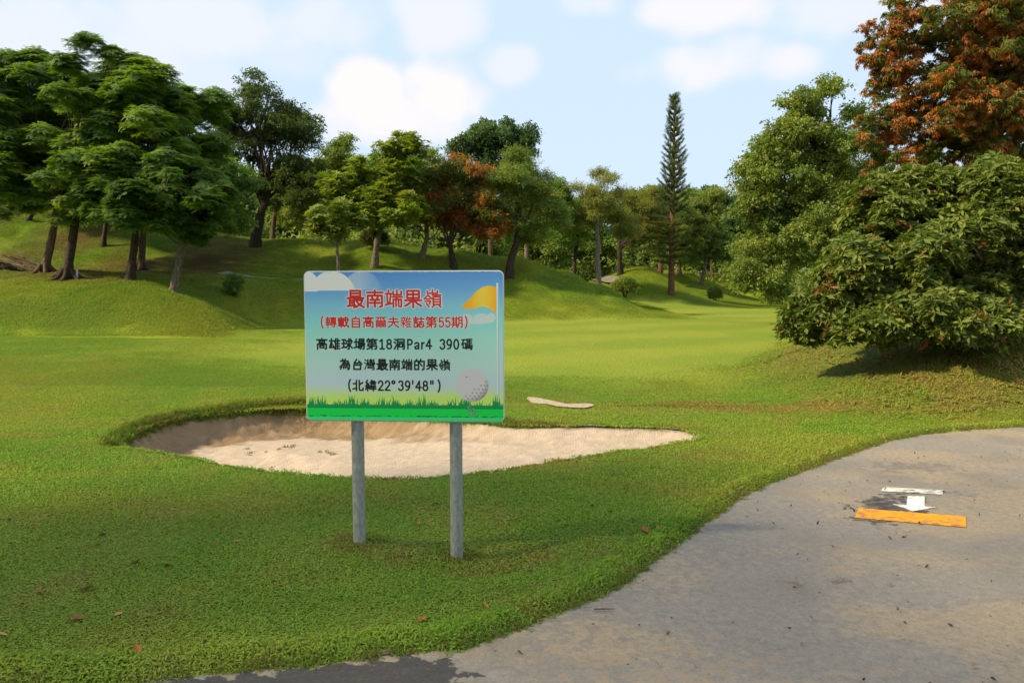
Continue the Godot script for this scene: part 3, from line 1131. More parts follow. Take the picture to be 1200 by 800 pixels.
	tree({"name": "leaning_tree", "label": "green tree with a dark leaning S-shaped trunk on the mound by the sign", "px": 597, "D": 41.5, "stem": [[599, 305], [606, 280], [608, 255], [606, 225]], "r": 0.27, "bark": "bark_dark", "crown": [[612, 215, 44, 36], [640, 250, 24, 40], [590, 235, 26, 30], [618, 265, 36, 26, 1.0]], "leaf": "fine", "colors": MID, "fill": 5.0})
	tree({"name": "tall_crown_tree", "label": "tall dark tree whose clumpy crown rises above the rusty tree", "px": 575, "D": 66.0, "stem": [[575, 230], [576, 190], [578, 165]], "r": 0.30, "crown": [[578, 165, 34, 24], [606, 168, 24, 24], [550, 175, 30, 18], [590, 200, 46, 24]], "leaf": "coarse", "colors": BLUISH, "fill": 3.0, "size": 1.3, "lobes": 16})
	tree({"name": "mound_tree", "label": "tree with a slim orange-brown trunk behind the mound's crest", "px": 616, "D": 52.0, "stem": [[617, 285], [615, 270], [616, 245]], "r": 0.22, "bark": "bark_pale", "crown": [[640, 240, 34, 36], [600, 265, 30, 20, 2.0]], "leaf": "small", "colors": DEEP, "fill": 5.0})
	tree({"name": "olive_tree", "label": "olive green tree with a pale wavy trunk and bare twisted limb", "px": 703, "D": 52.0, "stem": [[700, 305], [701, 285], [699, 262], [704, 240]], "r": 0.27, "bark": "bark_pale", "crown": [[700, 225, 36, 24], [690, 250, 34, 24], [725, 262, 22, 22, 1.0], [672, 262, 18, 18]], "leaf": "fine", "colors": OLIVE, "fill": 4.4})
	tree({"name": "dark_trunk_tree", "label": "tree with a thin dark trunk left of the pale wavy trunk", "px": 672, "D": 60.0, "stem": [[674, 300], [677, 280], [676, 255]], "r": 0.22, "bark": "bark_dark", "crown": [[672, 260, 30, 30]], "leaf": "small", "colors": DEEP, "fill": 5.5})
	tree({"name": "half_lit_tree", "label": "olive tree with a dark trunk behind the small flat-topped shrub", "px": 727, "D": 58.0, "stem": [[726, 305], [726, 285], [730, 260]], "r": 0.27, "bark": "bark_dark", "crown": [[756, 245, 34, 28], [770, 275, 26, 28], [740, 272, 24, 24, 1.0]], "leaf": "fine", "colors": OLIVE, "fill": 4.8})
	tree({"name": "red_trunk_tree", "label": "tree with a stout reddish trunk just left of the tall conifer", "px": 773, "D": 66.0, "stem": [[774, 312], [775, 300], [776, 270]], "r": 0.34, "bark": "bark_red", "crown": [[760, 255, 26, 32], [790, 262, 26, 30]], "leaf": "fine", "colors": MID, "fill": 5.0})
	tree({"name": "grey_trunk_tree", "label": "tree with a grey trunk just right of the tall conifer", "px": 796, "D": 70.0, "stem": [[797, 310], [798, 295], [800, 270]], "r": 0.26, "bark": "bark_grey", "crown": [[810, 250, 30, 30], [800, 285, 28, 18]], "leaf": "small", "colors": DEEP, "fill": 5.0})
	tree({"name": "round_topped_tree", "label": "dark tree on the far mound above the clipped round shrub", "px": 822, "D": 68.0, "stem": [[825, 318], [828, 300], [828, 270]], "r": 0.22, "bark": "bark_grey", "crown": [[822, 285, 34, 30], [826, 240, 24, 24], [845, 290, 22, 22, 1.0]], "leaf": "small", "colors": MID, "fill": 5.0})
	tree({"name": "clumpy_tree", "label": "tree with a dark clumpy top right of the tall conifer", "px": 835, "D": 84.0, "stem": [[834, 280], [832, 240]], "r": 0.3, "crown": [[832, 232, 16, 18], [845, 250, 24, 20]], "leaf": "coarse", "colors": BLUISH, "fill": 4.0, "size": 1.2})
	# tall green tree at the right
	tree({"name": "tall_green_tree", "label": "tall dense green tree with drooping low foliage left of the rust-leaved tree", "px": 965, "D": 34.0, "stem": [[968, 300], [965, 250], [960, 200], [955, 150]], "r": 0.34, "bark": "bark_dark", "crown": [[948, 120, 40, 34], [925, 165, 50, 40], [985, 165, 40, 56], [900, 215, 42, 40], [950, 215, 54, 44], [895, 285, 36, 44], [940, 275, 54, 60], [990, 250, 44, 70], [878, 322, 18, 26, -1.0], [902, 185, 40, 34], [882, 245, 24, 32], [915, 330, 34, 24, -1.0]], "leaf": "small", "colors": MID, "fill": 2.9, "lobes": 30, "limbs": 22})
	# rust-leaved tree
	tree({"name": "rust_leaved_tree", "label": "huge tree covered in rust orange leaves at the upper right", "px": 1175, "D": 18.0, "stem": [[1172, 300], [1168, 220], [1160, 120], [1155, 20]], "r": 0.36, "bark": "bark_brown", "crown": [[1110, 40, 84, 70], [1170, 60, 90, 80], [1190, 140, 90, 90], [1090, 120, 76, 60], [1062, 165, 50, 54], [1130, 190, 90, 66], [1050, 90, 40, 40], [1064, 28, 44, 50], [1030, 150, 34, 40], [1040, 60, 36, 36], [1150, 20, 60, 60, -1.0], [1140, 110, 60, 60, -1.2], [1190, 60, 50, 70, -1.4], [1150, -60, 110, 80], [1250, 30, 110, 130], [1060, 215, 46, 40, -1.0], [1180, 215, 60, 50, -1.0]], "leaf": "droop", "glossy": true, "colors": RUST, "patches": 3, "patch_limit": -0.06, "patch_scale": 3.0, "fill": 5.5, "size": 0.62, "lobes": 34, "limbs": 22})


func build_shade_trees() -> void:
	# trees outside the picture on the left whose shade lies over the near lawn, the sign and the road
	var spots := [[-13.5, -0.8, 15.5], [-12.0, 3.6, 14.5], [-18.5, 1.2, 18.0], [-12.0, 8.2, 13.0]]
	for i in spots.size():
		var sp: Array = spots[i]
		var base := Vector3(sp[0], height(sp[0], sp[1]) - 0.05, sp[1])
		var t := thing("roadside_tree", ["roadside tree outside the picture, nearest the sign", "roadside tree outside the picture, beside the camera", "tallest roadside tree outside the picture", "roadside tree outside the picture, behind the camera"][i], "tree", base, "roadside trees")
		var hh: float = sp[2]
		var path := smooth_path([Vector3(0, -0.2, 0), Vector3(0.1, hh * 0.2, 0.1), Vector3(0, hh * 0.45, -0.1), Vector3(0.1, hh * 0.75, 0)], 4)
		var radii := []
		for k in path.size():
			radii.append(lerpf(0.3, 0.1, float(k) / path.size()))
		part("trunk", tube_mesh(path, radii, 8, 0.4), mats.bark_grey, t)
		var where := []
		var tint := PackedColorArray()
		for l in 36:
			var u := unit()
			var c := Vector3(0, hh * 0.66, 0) + u * Vector3(4.0, hh * 0.28, 4.0) * rng.randf_range(0.4, 0.9)
			for k in 8:
				var p := c + unit() * rng.randf_range(0.4, 1.2)
				where.append(Transform3D(Basis(unit(), rng.randf() * TAU).scaled(Vector3.ONE * rng.randf_range(0.9, 1.4)), p))
				var j := jitter(0.15)
				tint.append(Color(MID[k % 3].r * j.r, MID[k % 3].g * j.g, MID[k % 3].b * j.b))
			var a: Vector3 = path[8]
			if l % 3 == 0:
				part("branch", tube_mesh(smooth_path([a, a.lerp(c, 0.5) + unit() * 0.3, c], 4), [0.1, 0.09, 0.08, 0.07, 0.06, 0.05, 0.04, 0.03, 0.02], 6), mats.bark_grey, t)
		scatter("crown", leaf_mesh.small, mats.leaf, where, tint, t)


func build_woods() -> void:
	# the wood closing the view behind the mounds: [px of trunk, D, top py, half width px]
	var behind := ["behind the leftmost feathery trunk", "behind the gap beside the marker stake", "behind the low spreading feathery tree", "just left of the open spreading tree", "under the open spreading tree's right limbs", "behind the young white-trunked tree", "behind the yellow green big-leaved tree", "behind the broken pale trunk", "below the tall clumpy crown above the sign", "right of the leaning S-shaped trunk", "behind the pale wavy trunk", "behind the flat-topped shrub", "behind the tall conifer", "right of the tall conifer", "at the gap left of the tall green tree", "behind the tall green tree's left edge", "between the tall green tree and the rust-leaved tree", "behind the glossy bush's top", "behind the rust-leaved tree's trunk"]
	var spots := [[20, 62, 190, 46], [118, 66, 180, 50], [205, 60, 200, 44], [262, 66, 205, 40], [350, 70, 215, 36], [412, 74, 185, 34], [455, 80, 178, 34], [505, 76, 190, 38], [548, 86, 200, 40], [640, 76, 222, 36], [690, 84, 238, 34], [735, 90, 228, 34], [775, 96, 215, 34], [815, 92, 225, 32], [868, 96, 232, 30], [905, 82, 250, 34], [1000, 60, 200, 50], [1090, 56, 190, 60], [1190, 52, 200, 60]]
	for i in spots.size():
		var s: Array = spots[i]
		var d: float = s[1]
		var mid := 300.0
		var ry: float = (mid - s[2]) * 0.5
		tree({"name": "wood_tree", "label": "tree of the dark wood " + behind[i], "group": "trees of the wood behind", "px": s[0], "D": d, "stem": [[s[0] + 2, 300], [s[0] + 1, 280], [s[0], 260]], "r": 0.25, "bark": "bark_dark", "crown": [[s[0] - 6, s[2] + ry * 0.8, s[3], ry * 0.85], [s[0] + 12, s[2] + ry * 1.5, s[3], ry * 0.8], [s[0] - 16, s[2] + ry * 1.9, s[3] * 0.9, ry * 0.7]], "leaf": "coarse", "colors": [DEEP, MID, DEEP, BLUISH][i % 4], "fill": 2.6, "size": 1.35, "lobes": 16, "limbs": 4})
	# undergrowth below the wood, one mass
	var where := []
	var tint := PackedColorArray()
	for i in 5200:
		var d := rng.randf_range(60.0, 104.0)
		var px := rng.randf_range(-60.0, 1260.0)
		var x := (px - 600.0) / FOCAL * d
		if d < 80.0 and px > 560.0 and px < 900.0:
			d += 26.0
			x = (px - 600.0) / FOCAL * d
		var y := height(x, -d) + pow(rng.randf(), 1.5) * 4.2 * smoothstep(58.0, 70.0, d)
		where.append(Transform3D(Basis(unit(), rng.randf() * TAU).scaled(Vector3.ONE * rng.randf_range(1.6, 2.8)), Vector3(x, y, -d)))
		var k: Color = MID[rng.randi() % 3]
		var j := jitter(0.2)
		tint.append(Color(k.r * j.r, k.g * j.g, k.b * j.b))
	var u := scatter("undergrowth", leaf_mesh.coarse, mats.leaf, where, tint, self)
	tag(u, "tangled dark undergrowth along the foot of the wood", "undergrowth")


func build_shrubs() -> void:
	# [name, label, px, foot py hint, D, blobs [[dx, dy, r]] in metres, stem height, leaf, colors, clump size, count per blob]
	var bushes := [
		["clipped_shrub", "small flat-topped clipped shrub on a forked stem at the mound's foot", 732, 49.0, [[0.0, 0.95, 0.55], [-0.45, 0.85, 0.42], [0.45, 0.85, 0.45], [0.2, 1.1, 0.4]], 0.6, LIME, 0.40, 330],
		["round_shrub", "small round clipped shrub on the far mound right of the conifer", 837, 60.0, [[0.0, 0.55, 0.52], [0.1, 0.45, 0.5]], 0.2, LIME, 0.40, 330],
		["dark_shrub", "small dark round bush on the left hillside terrace", 275, 33.5, [[0.0, 0.45, 0.36], [0.08, 0.62, 0.3], [-0.1, 0.4, 0.3]], 0.25, DEEP, 0.42, 110],
		["ball_shrub", "rounded dark olive bush behind the curved trunk above the sign", 440, 43.0, [[0.0, 0.55, 0.62], [0.3, 0.5, 0.5], [-0.3, 0.5, 0.5]], 0.2, [Color(0.09, 0.095, 0.022), Color(0.07, 0.08, 0.02)], 0.42, 170],
	]
	for b in bushes:
		var d: float = b[3]
		var x: float = (b[2] - 600.0) / FOCAL * d
		var base := Vector3(x, height(x, -d), -d)
		var t := thing(b[0], b[1], "shrub", base)
		for k in 3:
			var a := TAU * k / 3.0 + 0.4
			part("stem", tube_mesh(smooth_path([Vector3(cos(a) * 0.03, -0.05, sin(a) * 0.03), Vector3(cos(a) * 0.08, b[5] * 0.6, sin(a) * 0.08), Vector3(cos(a) * 0.3, b[5] + 0.3, sin(a) * 0.3)], 4), [0.06, 0.055, 0.05, 0.045, 0.04, 0.035, 0.03, 0.025, 0.02], 6), mats.bark_dark, t)
		var where := []
		var tint := PackedColorArray()
		for bl in b[4]:
			for k in int(b[8]):
				var u := unit()
				if u.y < -0.5:
					u.y = -u.y
				where.append(Transform3D(Basis(unit(), rng.randf() * TAU).scaled(Vector3.ONE * b[7] * rng.randf_range(0.7, 1.2)), Vector3(bl[0], bl[1], 0) + u * bl[2] * pow(rng.randf(), 0.3)))
				var c: Color = b[6][rng.randi() % b[6].size()]
				var j := jitter(0.15)
				tint.append(Color(c.r * j.r, c.g * j.g, c.b * j.b))
		scatter("crown", leaf_mesh.small, mats.leaf, where, tint, t)
	# the big glossy-leaved bush over the right bank
	var d := 12.6
	var base := Vector3(8.2, height(8.2, -d) - 0.05, -d)
	var t := thing("glossy_bush", "big bush of long glossy green leaves spreading over the right bank", "bush", base)
	var where := []
	var tint := PackedColorArray()
	var cols := [Color(0.125, 0.170, 0.034), Color(0.155, 0.200, 0.038), Color(0.185, 0.225, 0.042), Color(0.130, 0.182, 0.038)]
	var shoot := [Color(0.210, 0.110, 0.035), Color(0.240, 0.190, 0.045)]
	var masses := [[1010, 330, 62, 60, -0.5], [965, 372, 38, 32, -0.7], [1060, 260, 60, 55, 0.0], [1110, 330, 80, 66, -1.2], [1140, 250, 70, 55, -0.4], [1190, 300, 70, 80, -1.0], [1060, 380, 60, 34, -1.4], [1010, 385, 40, 22, -1.3], [1110, 375, 60, 30, -1.8], [1230, 250, 80, 70, 0.0], [1190, 222, 60, 36, -0.8], [1030, 290, 44, 44, 0.6], [1260, 340, 60, 60, -0.8], [948, 388, 26, 18, -0.6], [1000, 345, 50, 44, -0.9], [1150, 380, 60, 34, -1.6], [1030, 250, 34, 36, 0.4], [1290, 240, 80, 90, 0.5]]
	for m in masses:
		var depth: float = d + m[4]
		var c := at(m[0], m[1], depth)
		var k := depth / FOCAL
		var rad := Vector3(m[2] * k, m[3] * k, minf(m[2] * k * 1.1, 1.1))
		for l in 15:
			var lc: Vector3 = c + unit() * rad * rng.randf_range(0.5, 0.86)
			var lr := minf(rad.x, rad.y) * rng.randf_range(0.3, 0.5)
			for i in int(20 + lr * lr * 520.0):
				var u := unit()
				if u.y < -0.2 and rng.randf() < 0.5:
					u.y = -u.y
				var p := lc + u * lr * pow(rng.randf_range(0.2, 1.0), 0.4)
				p.y = maxf(p.y, height(p.x, p.z) + 0.10)
				var tilt := Basis(Vector3(u.z, 0, -u.x).normalized() if absf(u.y) < 0.99 else Vector3.RIGHT, rng.randf_range(0.2, 1.0))
				where.append(Transform3D((tilt * Basis(Vector3.UP, rng.randf() * TAU)).scaled(Vector3.ONE * rng.randf_range(0.5, 0.9)), p - base))
				var pal: Array = shoot if rng.randf() < 0.05 else cols
				var cc: Color = pal[rng.randi() % pal.size()]
				var j := jitter(0.18)
				tint.append(Color(cc.r * j.r, cc.g * j.g, cc.b * j.b))
		for l in 2:
			var end := c + unit() * rad * 0.6 - base
			var from := Vector3(rng.randf_range(-0.3, 0.3), -0.1, rng.randf_range(-0.3, 0.3))
			part("branch", tube_mesh(smooth_path([from, from.lerp(end, 0.5) + Vector3.UP * 0.3, end], 5), [0.07, 0.065, 0.06, 0.055, 0.05, 0.045, 0.04, 0.035, 0.03, 0.025, 0.015], 6, 0.3), mats.bark_grey, t)
	scatter("crown", leaf_mesh.rosette, mats.glossy_leaf, where, tint, t)


func build_pine() -> void:
	var d := 54.0
	var x := (786.0 - 600.0) / FOCAL * d
	var base := Vector3(x, height(x, -d) - 0.05, -d)
	var top := at(791, 111, d).y - base.y
	var t := thing("conifer", "tall narrow conifer with tiered branches standing on the mound", "tree", base)
	var lean := at(791, 111, d).x - x
	part("trunk", tube_mesh([Vector3(0, -0.2, 0), Vector3(0.02, 0.4, 0), Vector3(lean * 0.3, top * 0.3, 0), Vector3(lean * 0.7, top * 0.7, 0), Vector3(lean, top, 0)], [0.26, 0.2, 0.17, 0.10, 0.02], 9, 0.3), mats.bark_red, t)
	var where := []
	var tint := PackedColorArray()
	var y := top * 0.16
	while y < top - 0.1:
		var k := y / top
		var reach := profile(k, [0.1, 0.3, 0.45, 0.6, 0.85, 1.0], [1.0, 1.15, 0.95, 0.75, 0.45, 0.08])
		var n := 7 if k > 0.4 else 6
		var off := rng.randf() * TAU
		for i in n:
			if rng.randf() < (0.3 if k < 0.4 else 0.14):
				continue
			var a := off + TAU * i / n + rng.randf_range(-0.25, 0.25)
			var out := Vector3(cos(a), 0, sin(a))
			var l := reach * rng.randf_range(0.75, 1.12)
			var from := Vector3(lean * k, y, 0)
			var pts := []
			for s in 6:
				var u := s / 5.0
				pts.append(from + out * l * u + Vector3.UP * (l * (0.10 * u + 0.42 * u * u)) * (1.0 if k > 0.4 else 0.25))
			part("branch", tube_mesh(pts, [0.035, 0.03, 0.026, 0.02, 0.015, 0.01], 5), mats.bark_dark, t)
			var steps := maxi(2, int(l / 0.17))
			for s in steps:
				var u := (s + 0.6) / steps
				var j0 := clampi(int(u * 5.0), 0, 4)
				var p: Vector3 = pts[j0].lerp(pts[j0 + 1], u * 5.0 - j0)
				var dir: Vector3 = (pts[j0 + 1] - pts[j0]).normalized()
				for w in 2:
					var turn: float = rng.randf_range(-0.7, 0.7)
					var fwd: Vector3 = (dir + out.cross(Vector3.UP) * turn + Vector3.UP * rng.randf_range(0.0, 0.5)).normalized()
					var b := Basis(fwd, Vector3.UP.cross(fwd).normalized().cross(fwd) * -1.0, Vector3.UP.cross(fwd).normalized() * -1.0).orthonormalized()
					where.append(Transform3D(b.scaled(Vector3.ONE * rng.randf_range(0.7, 1.1)), p))
					var j := jitter(0.15)
					var c: Color = Color(0.125, 0.165, 0.090) if k > 0.38 else Color(0.170, 0.190, 0.050)
					tint.append(Color(c.r * j.r, c.g * j.g, c.b * j.b))
		y += lerpf(0.46, 0.33, k)
	scatter("crown", leaf_mesh.needle, mats.leaf, where, tint, t)


# ---------------------------------------------------------------- the sign

# strokes of each character in a box of 100 x 100, y downwards; "@x,y,rx,ry,from,to" is an arc
const STROKES := {
	"最": "22,5 78,5 78,36 22,36 22,5;22,20 78,20;3,46 97,46;17,46 17,88;42,46 42,98;17,60 42,60;17,73 42,73;3,91 48,85;52,58 90,58 80,78 52,97;58,66 72,82 97,97",
	"南": "5,15 95,15;50,2 50,32;10,97 10,32 90,32 90,92 78,95;33,40 39,52;67,40 61,52;25,56 75,56;22,73 78,73;50,56 50,95",
	"端": "20,3 20,20;3,22 38,22;12,32 15,75;32,30 26,75;2,84 40,76;68,2 68,28;47,8 47,28 92,28;92,8 92,28;43,40 97,40;68,40 62,54;47,97 47,54 92,54 92,92 86,95;62,54 62,92;77,54 77,92",
	"果": "17,6 83,6 83,46 17,46 17,6;17,26 83,26;50,6 50,98;4,59 96,59;44,60 26,78 5,90;56,60 74,78 95,90",
	"嶺": "50,0 50,20;22,6 22,20 78,20;78,6 78,20;25,30 3,52;25,30 46,50;15,52 35,52;8,64 40,64 32,80;16,76 30,96;50,30 98,30;72,30 68,40;54,40 94,40 94,82 54,82 54,40;54,54 94,54;54,68 94,68;64,83 48,98;82,83 97,97",
	"轉": "3,15 42,15;8,28 37,28 37,60 8,60 8,28;8,44 37,44;2,74 44,74;22,2 22,98;46,12 98,12;52,22 92,22 92,46 52,46 52,22;52,34 92,34;72,2 72,56;48,58 94,54;86,50 94,60;45,70 98,70;82,62 82,94 72,96;56,76 63,86",
	"載": "5,16 56,16;30,3 30,30;2,30 98,30;6,40 54,40;10,48 50,48 50,72 10,72 10,48;10,60 50,60;4,82 57,82;30,34 30,98;68,3 70,40 78,75 95,96 97,82;90,42 80,66 58,92;80,8 92,20",
	"自": "50,2 44,16;17,97 17,18 83,18 83,97;17,44 83,44;17,68 83,68;17,93 83,93",
	"高": "50,1 50,13;4,13 96,13;26,23 74,23 74,40 26,40 26,23;10,97 10,51 90,51 90,92 80,95;32,64 68,64 68,84 32,84 32,64",
	"爾": "4,8 96,8;50,8 50,97;30,16 16,32;70,16 84,32;10,97 10,40 90,40 90,93;22,52 38,66;38,52 22,66;22,74 38,90;38,74 22,90;62,52 78,66;78,52 62,66;62,74 78,90;78,74 62,90",
	"夫": "14,22 86,22;4,48 96,48;50,3 49,45 36,72 5,96;52,50 66,76 96,96",
	"雜": "26,2 26,14;3,14 50,14;16,20 5,42;14,30 22,42;38,20 28,42;37,30 48,42;3,54 51,54;26,46 26,98;24,58 4,82;29,58 48,80;64,2 52,30;58,22 58,98;78,4 84,16;58,22 97,22;58,46 94,46;58,69 94,69;58,92 98,92;77,22 77,92",
	"誌": "22,2 22,10;3,16 42,16;8,30 37,30;8,44 37,44;9,58 36,58 36,94 9,94 9,58;46,20 98,20;72,3 72,48;50,48 94,48;50,66 44,90;60,62 60,92 66,96 86,96 88,84;70,58 77,72;90,64 97,84",
	"第": "18,2 4,22;14,12 46,12;26,14 32,22;58,2 48,20;56,12 96,12;70,14 76,22;12,32 86,32 86,50 16,50 12,68 92,68 88,92 76,94;50,24 50,98;48,68 30,86 6,96",
	"期": "3,18 54,18;14,4 14,72;43,4 43,72;14,36 43,36;14,54 43,54;2,72 55,72;18,78 5,96;38,78 50,92;66,6 66,55 54,97;66,6 94,6 94,94 84,96;66,34 94,34;66,60 94,60",
	"雄": "4,22 48,22;22,3 18,40 3,84;28,42 14,84 44,78;36,62 48,92;64,2 52,30;58,22 58,98;78,4 84,16;58,22 97,22;58,46 94,46;58,69 94,69;58,92 98,92;77,22 77,92",
	"球": "4,12 36,12;5,46 35,46;2,84 38,78;20,12 20,80;40,24 97,24;68,3 68,94 58,96;44,40 56,54;64,58 40,84;92,38 74,54;70,44 82,70 98,86;80,6 90,15",
	"場": "3,32 36,32;20,5 20,78;2,84 38,74;48,6 90,6 90,38 48,38 48,6;48,22 90,22;40,48 98,48;54,48 40,70;50,60 94,60 90,92 80,96;64,62 42,88;80,62 58,95",
	"洞": "10,6 24,16;4,32 18,42;6,94 26,58;36,97 36,8 94,8 94,92 84,95;48,30 82,30;51,46 79,46 79,74 51,74 51,46",
	"碼": "3,10 40,10;20,10 2,54;13,42 36,42 36,84 13,84 13,42;50,6 92,6;50,6 50,60;50,24 90,24;50,42 90,42;70,6 70,60;50,60 94,60 90,94 80,96;46,72 42,92;56,72 58,86;66,72 70,84;76,70 81,82",
	"為": "28,3 36,14;10,20 80,20 76,38;54,2 40,40 4,72;30,38 86,38 82,54;24,54 92,54 86,92 74,95;18,70 10,92;34,70 38,86;50,68 56,82;66,66 74,78",
	"台": "46,3 22,38 84,34;66,18 92,46;20,54 80,54 80,93 20,93 20,54",
	"灣": "8,6 20,16;3,32 15,42;5,94 20,58;36,2 28,14 38,18 26,34 42,32;34,34 34,50;27,40 25,50;41,40 43,48;58,2 66,6;50,10 74,10;52,19 72,19;52,28 72,28;53,37 71,37 71,50 53,50 53,37;90,2 82,14 92,18 80,34 96,32;88,34 88,50;81,40 79,50;95,40 97,48;32,58 88,58 88,70 34,70 32,82 92,82 88,95 76,97",
	"的": "26,2 18,18;8,18 42,18 42,92 8,92 8,18;8,54 42,54;64,2 48,36;58,20 94,20 90,90 76,94;60,42 72,60",
	"北": "34,4 34,97;6,34 34,34;2,84 34,74;60,4 60,88 66,94 92,94 95,74;92,24 60,44",
	"緯": "22,2 8,24 26,30 6,54 38,50;32,38 40,56;22,54 22,98;11,66 5,86;32,64 39,82;46,24 98,24;62,2 58,12;54,12 88,12 88,24;54,36 90,36 90,54 54,54 54,36;44,66 96,66;52,66 52,82 98,82;74,54 74,98",
	"0": "@28,50,20,42,0,360", "1": "10,24 28,10 28,92;10,92 46,92", "2": "@28,32,19,23,190,400 8,92 50,92", "3": "@27,29,18,20,205,430;@27,69,20,23,290,520",
	"4": "38,92 38,9 6,66 54,66", "5": "46,10 14,10 11,46;@27,66,20,26,225,510", "8": "@28,29,17,19,0,360;@28,70,20,22,0,360", "9": "@27,34,19,25,0,360;46,36 43,66 32,86 14,91",
	"P": "12,92 12,10 30,10 @30,32,20,22,270,450 12,54", "a": "10,46 @27,52,16,15,230,360 43,92;43,64 24,66 10,76 14,90 28,91 43,80", "r": "12,92 12,38;12,56 20,42 32,38",
	"(": "20,-2 10,20 6,48 10,78 20,104", ")": "6,-2 16,20 20,48 16,78 6,104", "°": "@18,20,12,12,0,360", "'": "10,6 10,32", "\"": "8,6 8,32;26,6 26,32",
}


func strokes_of(ch: String) -> Array:
	var out := []
	for s in STROKES[ch].split(";"):
		var line := PackedVector2Array()
		for w in s.split(" "):
			if w.begins_with("@"):
				var n: PackedFloat64Array = w.substr(1).split_floats(",")
				for k in 25:
					var a := deg_to_rad(lerpf(n[4], n[5], k / 24.0))
					line.append(Vector2(n[0] + n[2] * cos(a), n[1] + n[3] * sin(a)))
			else:
				var n: PackedFloat64Array = w.split_floats(",")
				line.append(Vector2(n[0], n[1]))
		out.append(line)
	return out


func draw_stroke(im: Image, a: Vector2, b: Vector2, r: float, col: Color) -> void:
	var lo := a.min(b) - Vector2.ONE * (r + 1.5)
	var hi := a.max(b) + Vector2.ONE * (r + 1.5)
	var d := b - a
	var ll := maxf(d.length_squared(), 1e-6)
	for y in range(maxi(0, int(lo.y)), mini(im.get_height() - 1, int(hi.y) + 1)):
		for x in range(maxi(0, int(lo.x)), mini(im.get_width() - 1, int(hi.x) + 1)):
			var p := Vector2(x + 0.5, y + 0.5)
			var t := clampf((p - a).dot(d) / ll, 0.0, 1.0)
			var k := clampf(r - (a + d * t).distance_to(p) + 0.5, 0.0, 1.0) * col.a
			if k > 0.0:
				im.set_pixel(x, y, im.get_pixel(x, y).lerp(Color(col.r, col.g, col.b), k))


func fill_shape(im: Image, ring: PackedVector2Array, paint: Callable) -> void:
	var lo := Vector2(1e9, 1e9)
	var hi := -lo
	for p in ring:
		lo = lo.min(p)
		hi = hi.max(p)
	for y in range(maxi(0, int(lo.y)), mini(im.get_height(), int(hi.y) + 2)):
		for x in range(maxi(0, int(lo.x)), mini(im.get_width(), int(hi.x) + 2)):
			if Geometry2D.is_point_in_polygon(Vector2(x + 0.5, y + 0.5), ring):
				var c: Color = paint.call(x, y)
				im.set_pixel(x, y, im.get_pixel(x, y).lerp(Color(c.r, c.g, c.b), c.a))


func pic(px: float, py: float) -> Vector2:      # a place in the photograph to a place in the sign's print
	return Vector2((px - 356.0) / 235.0 * 1200.0, (py - 318.0) / 177.0 * 904.0)


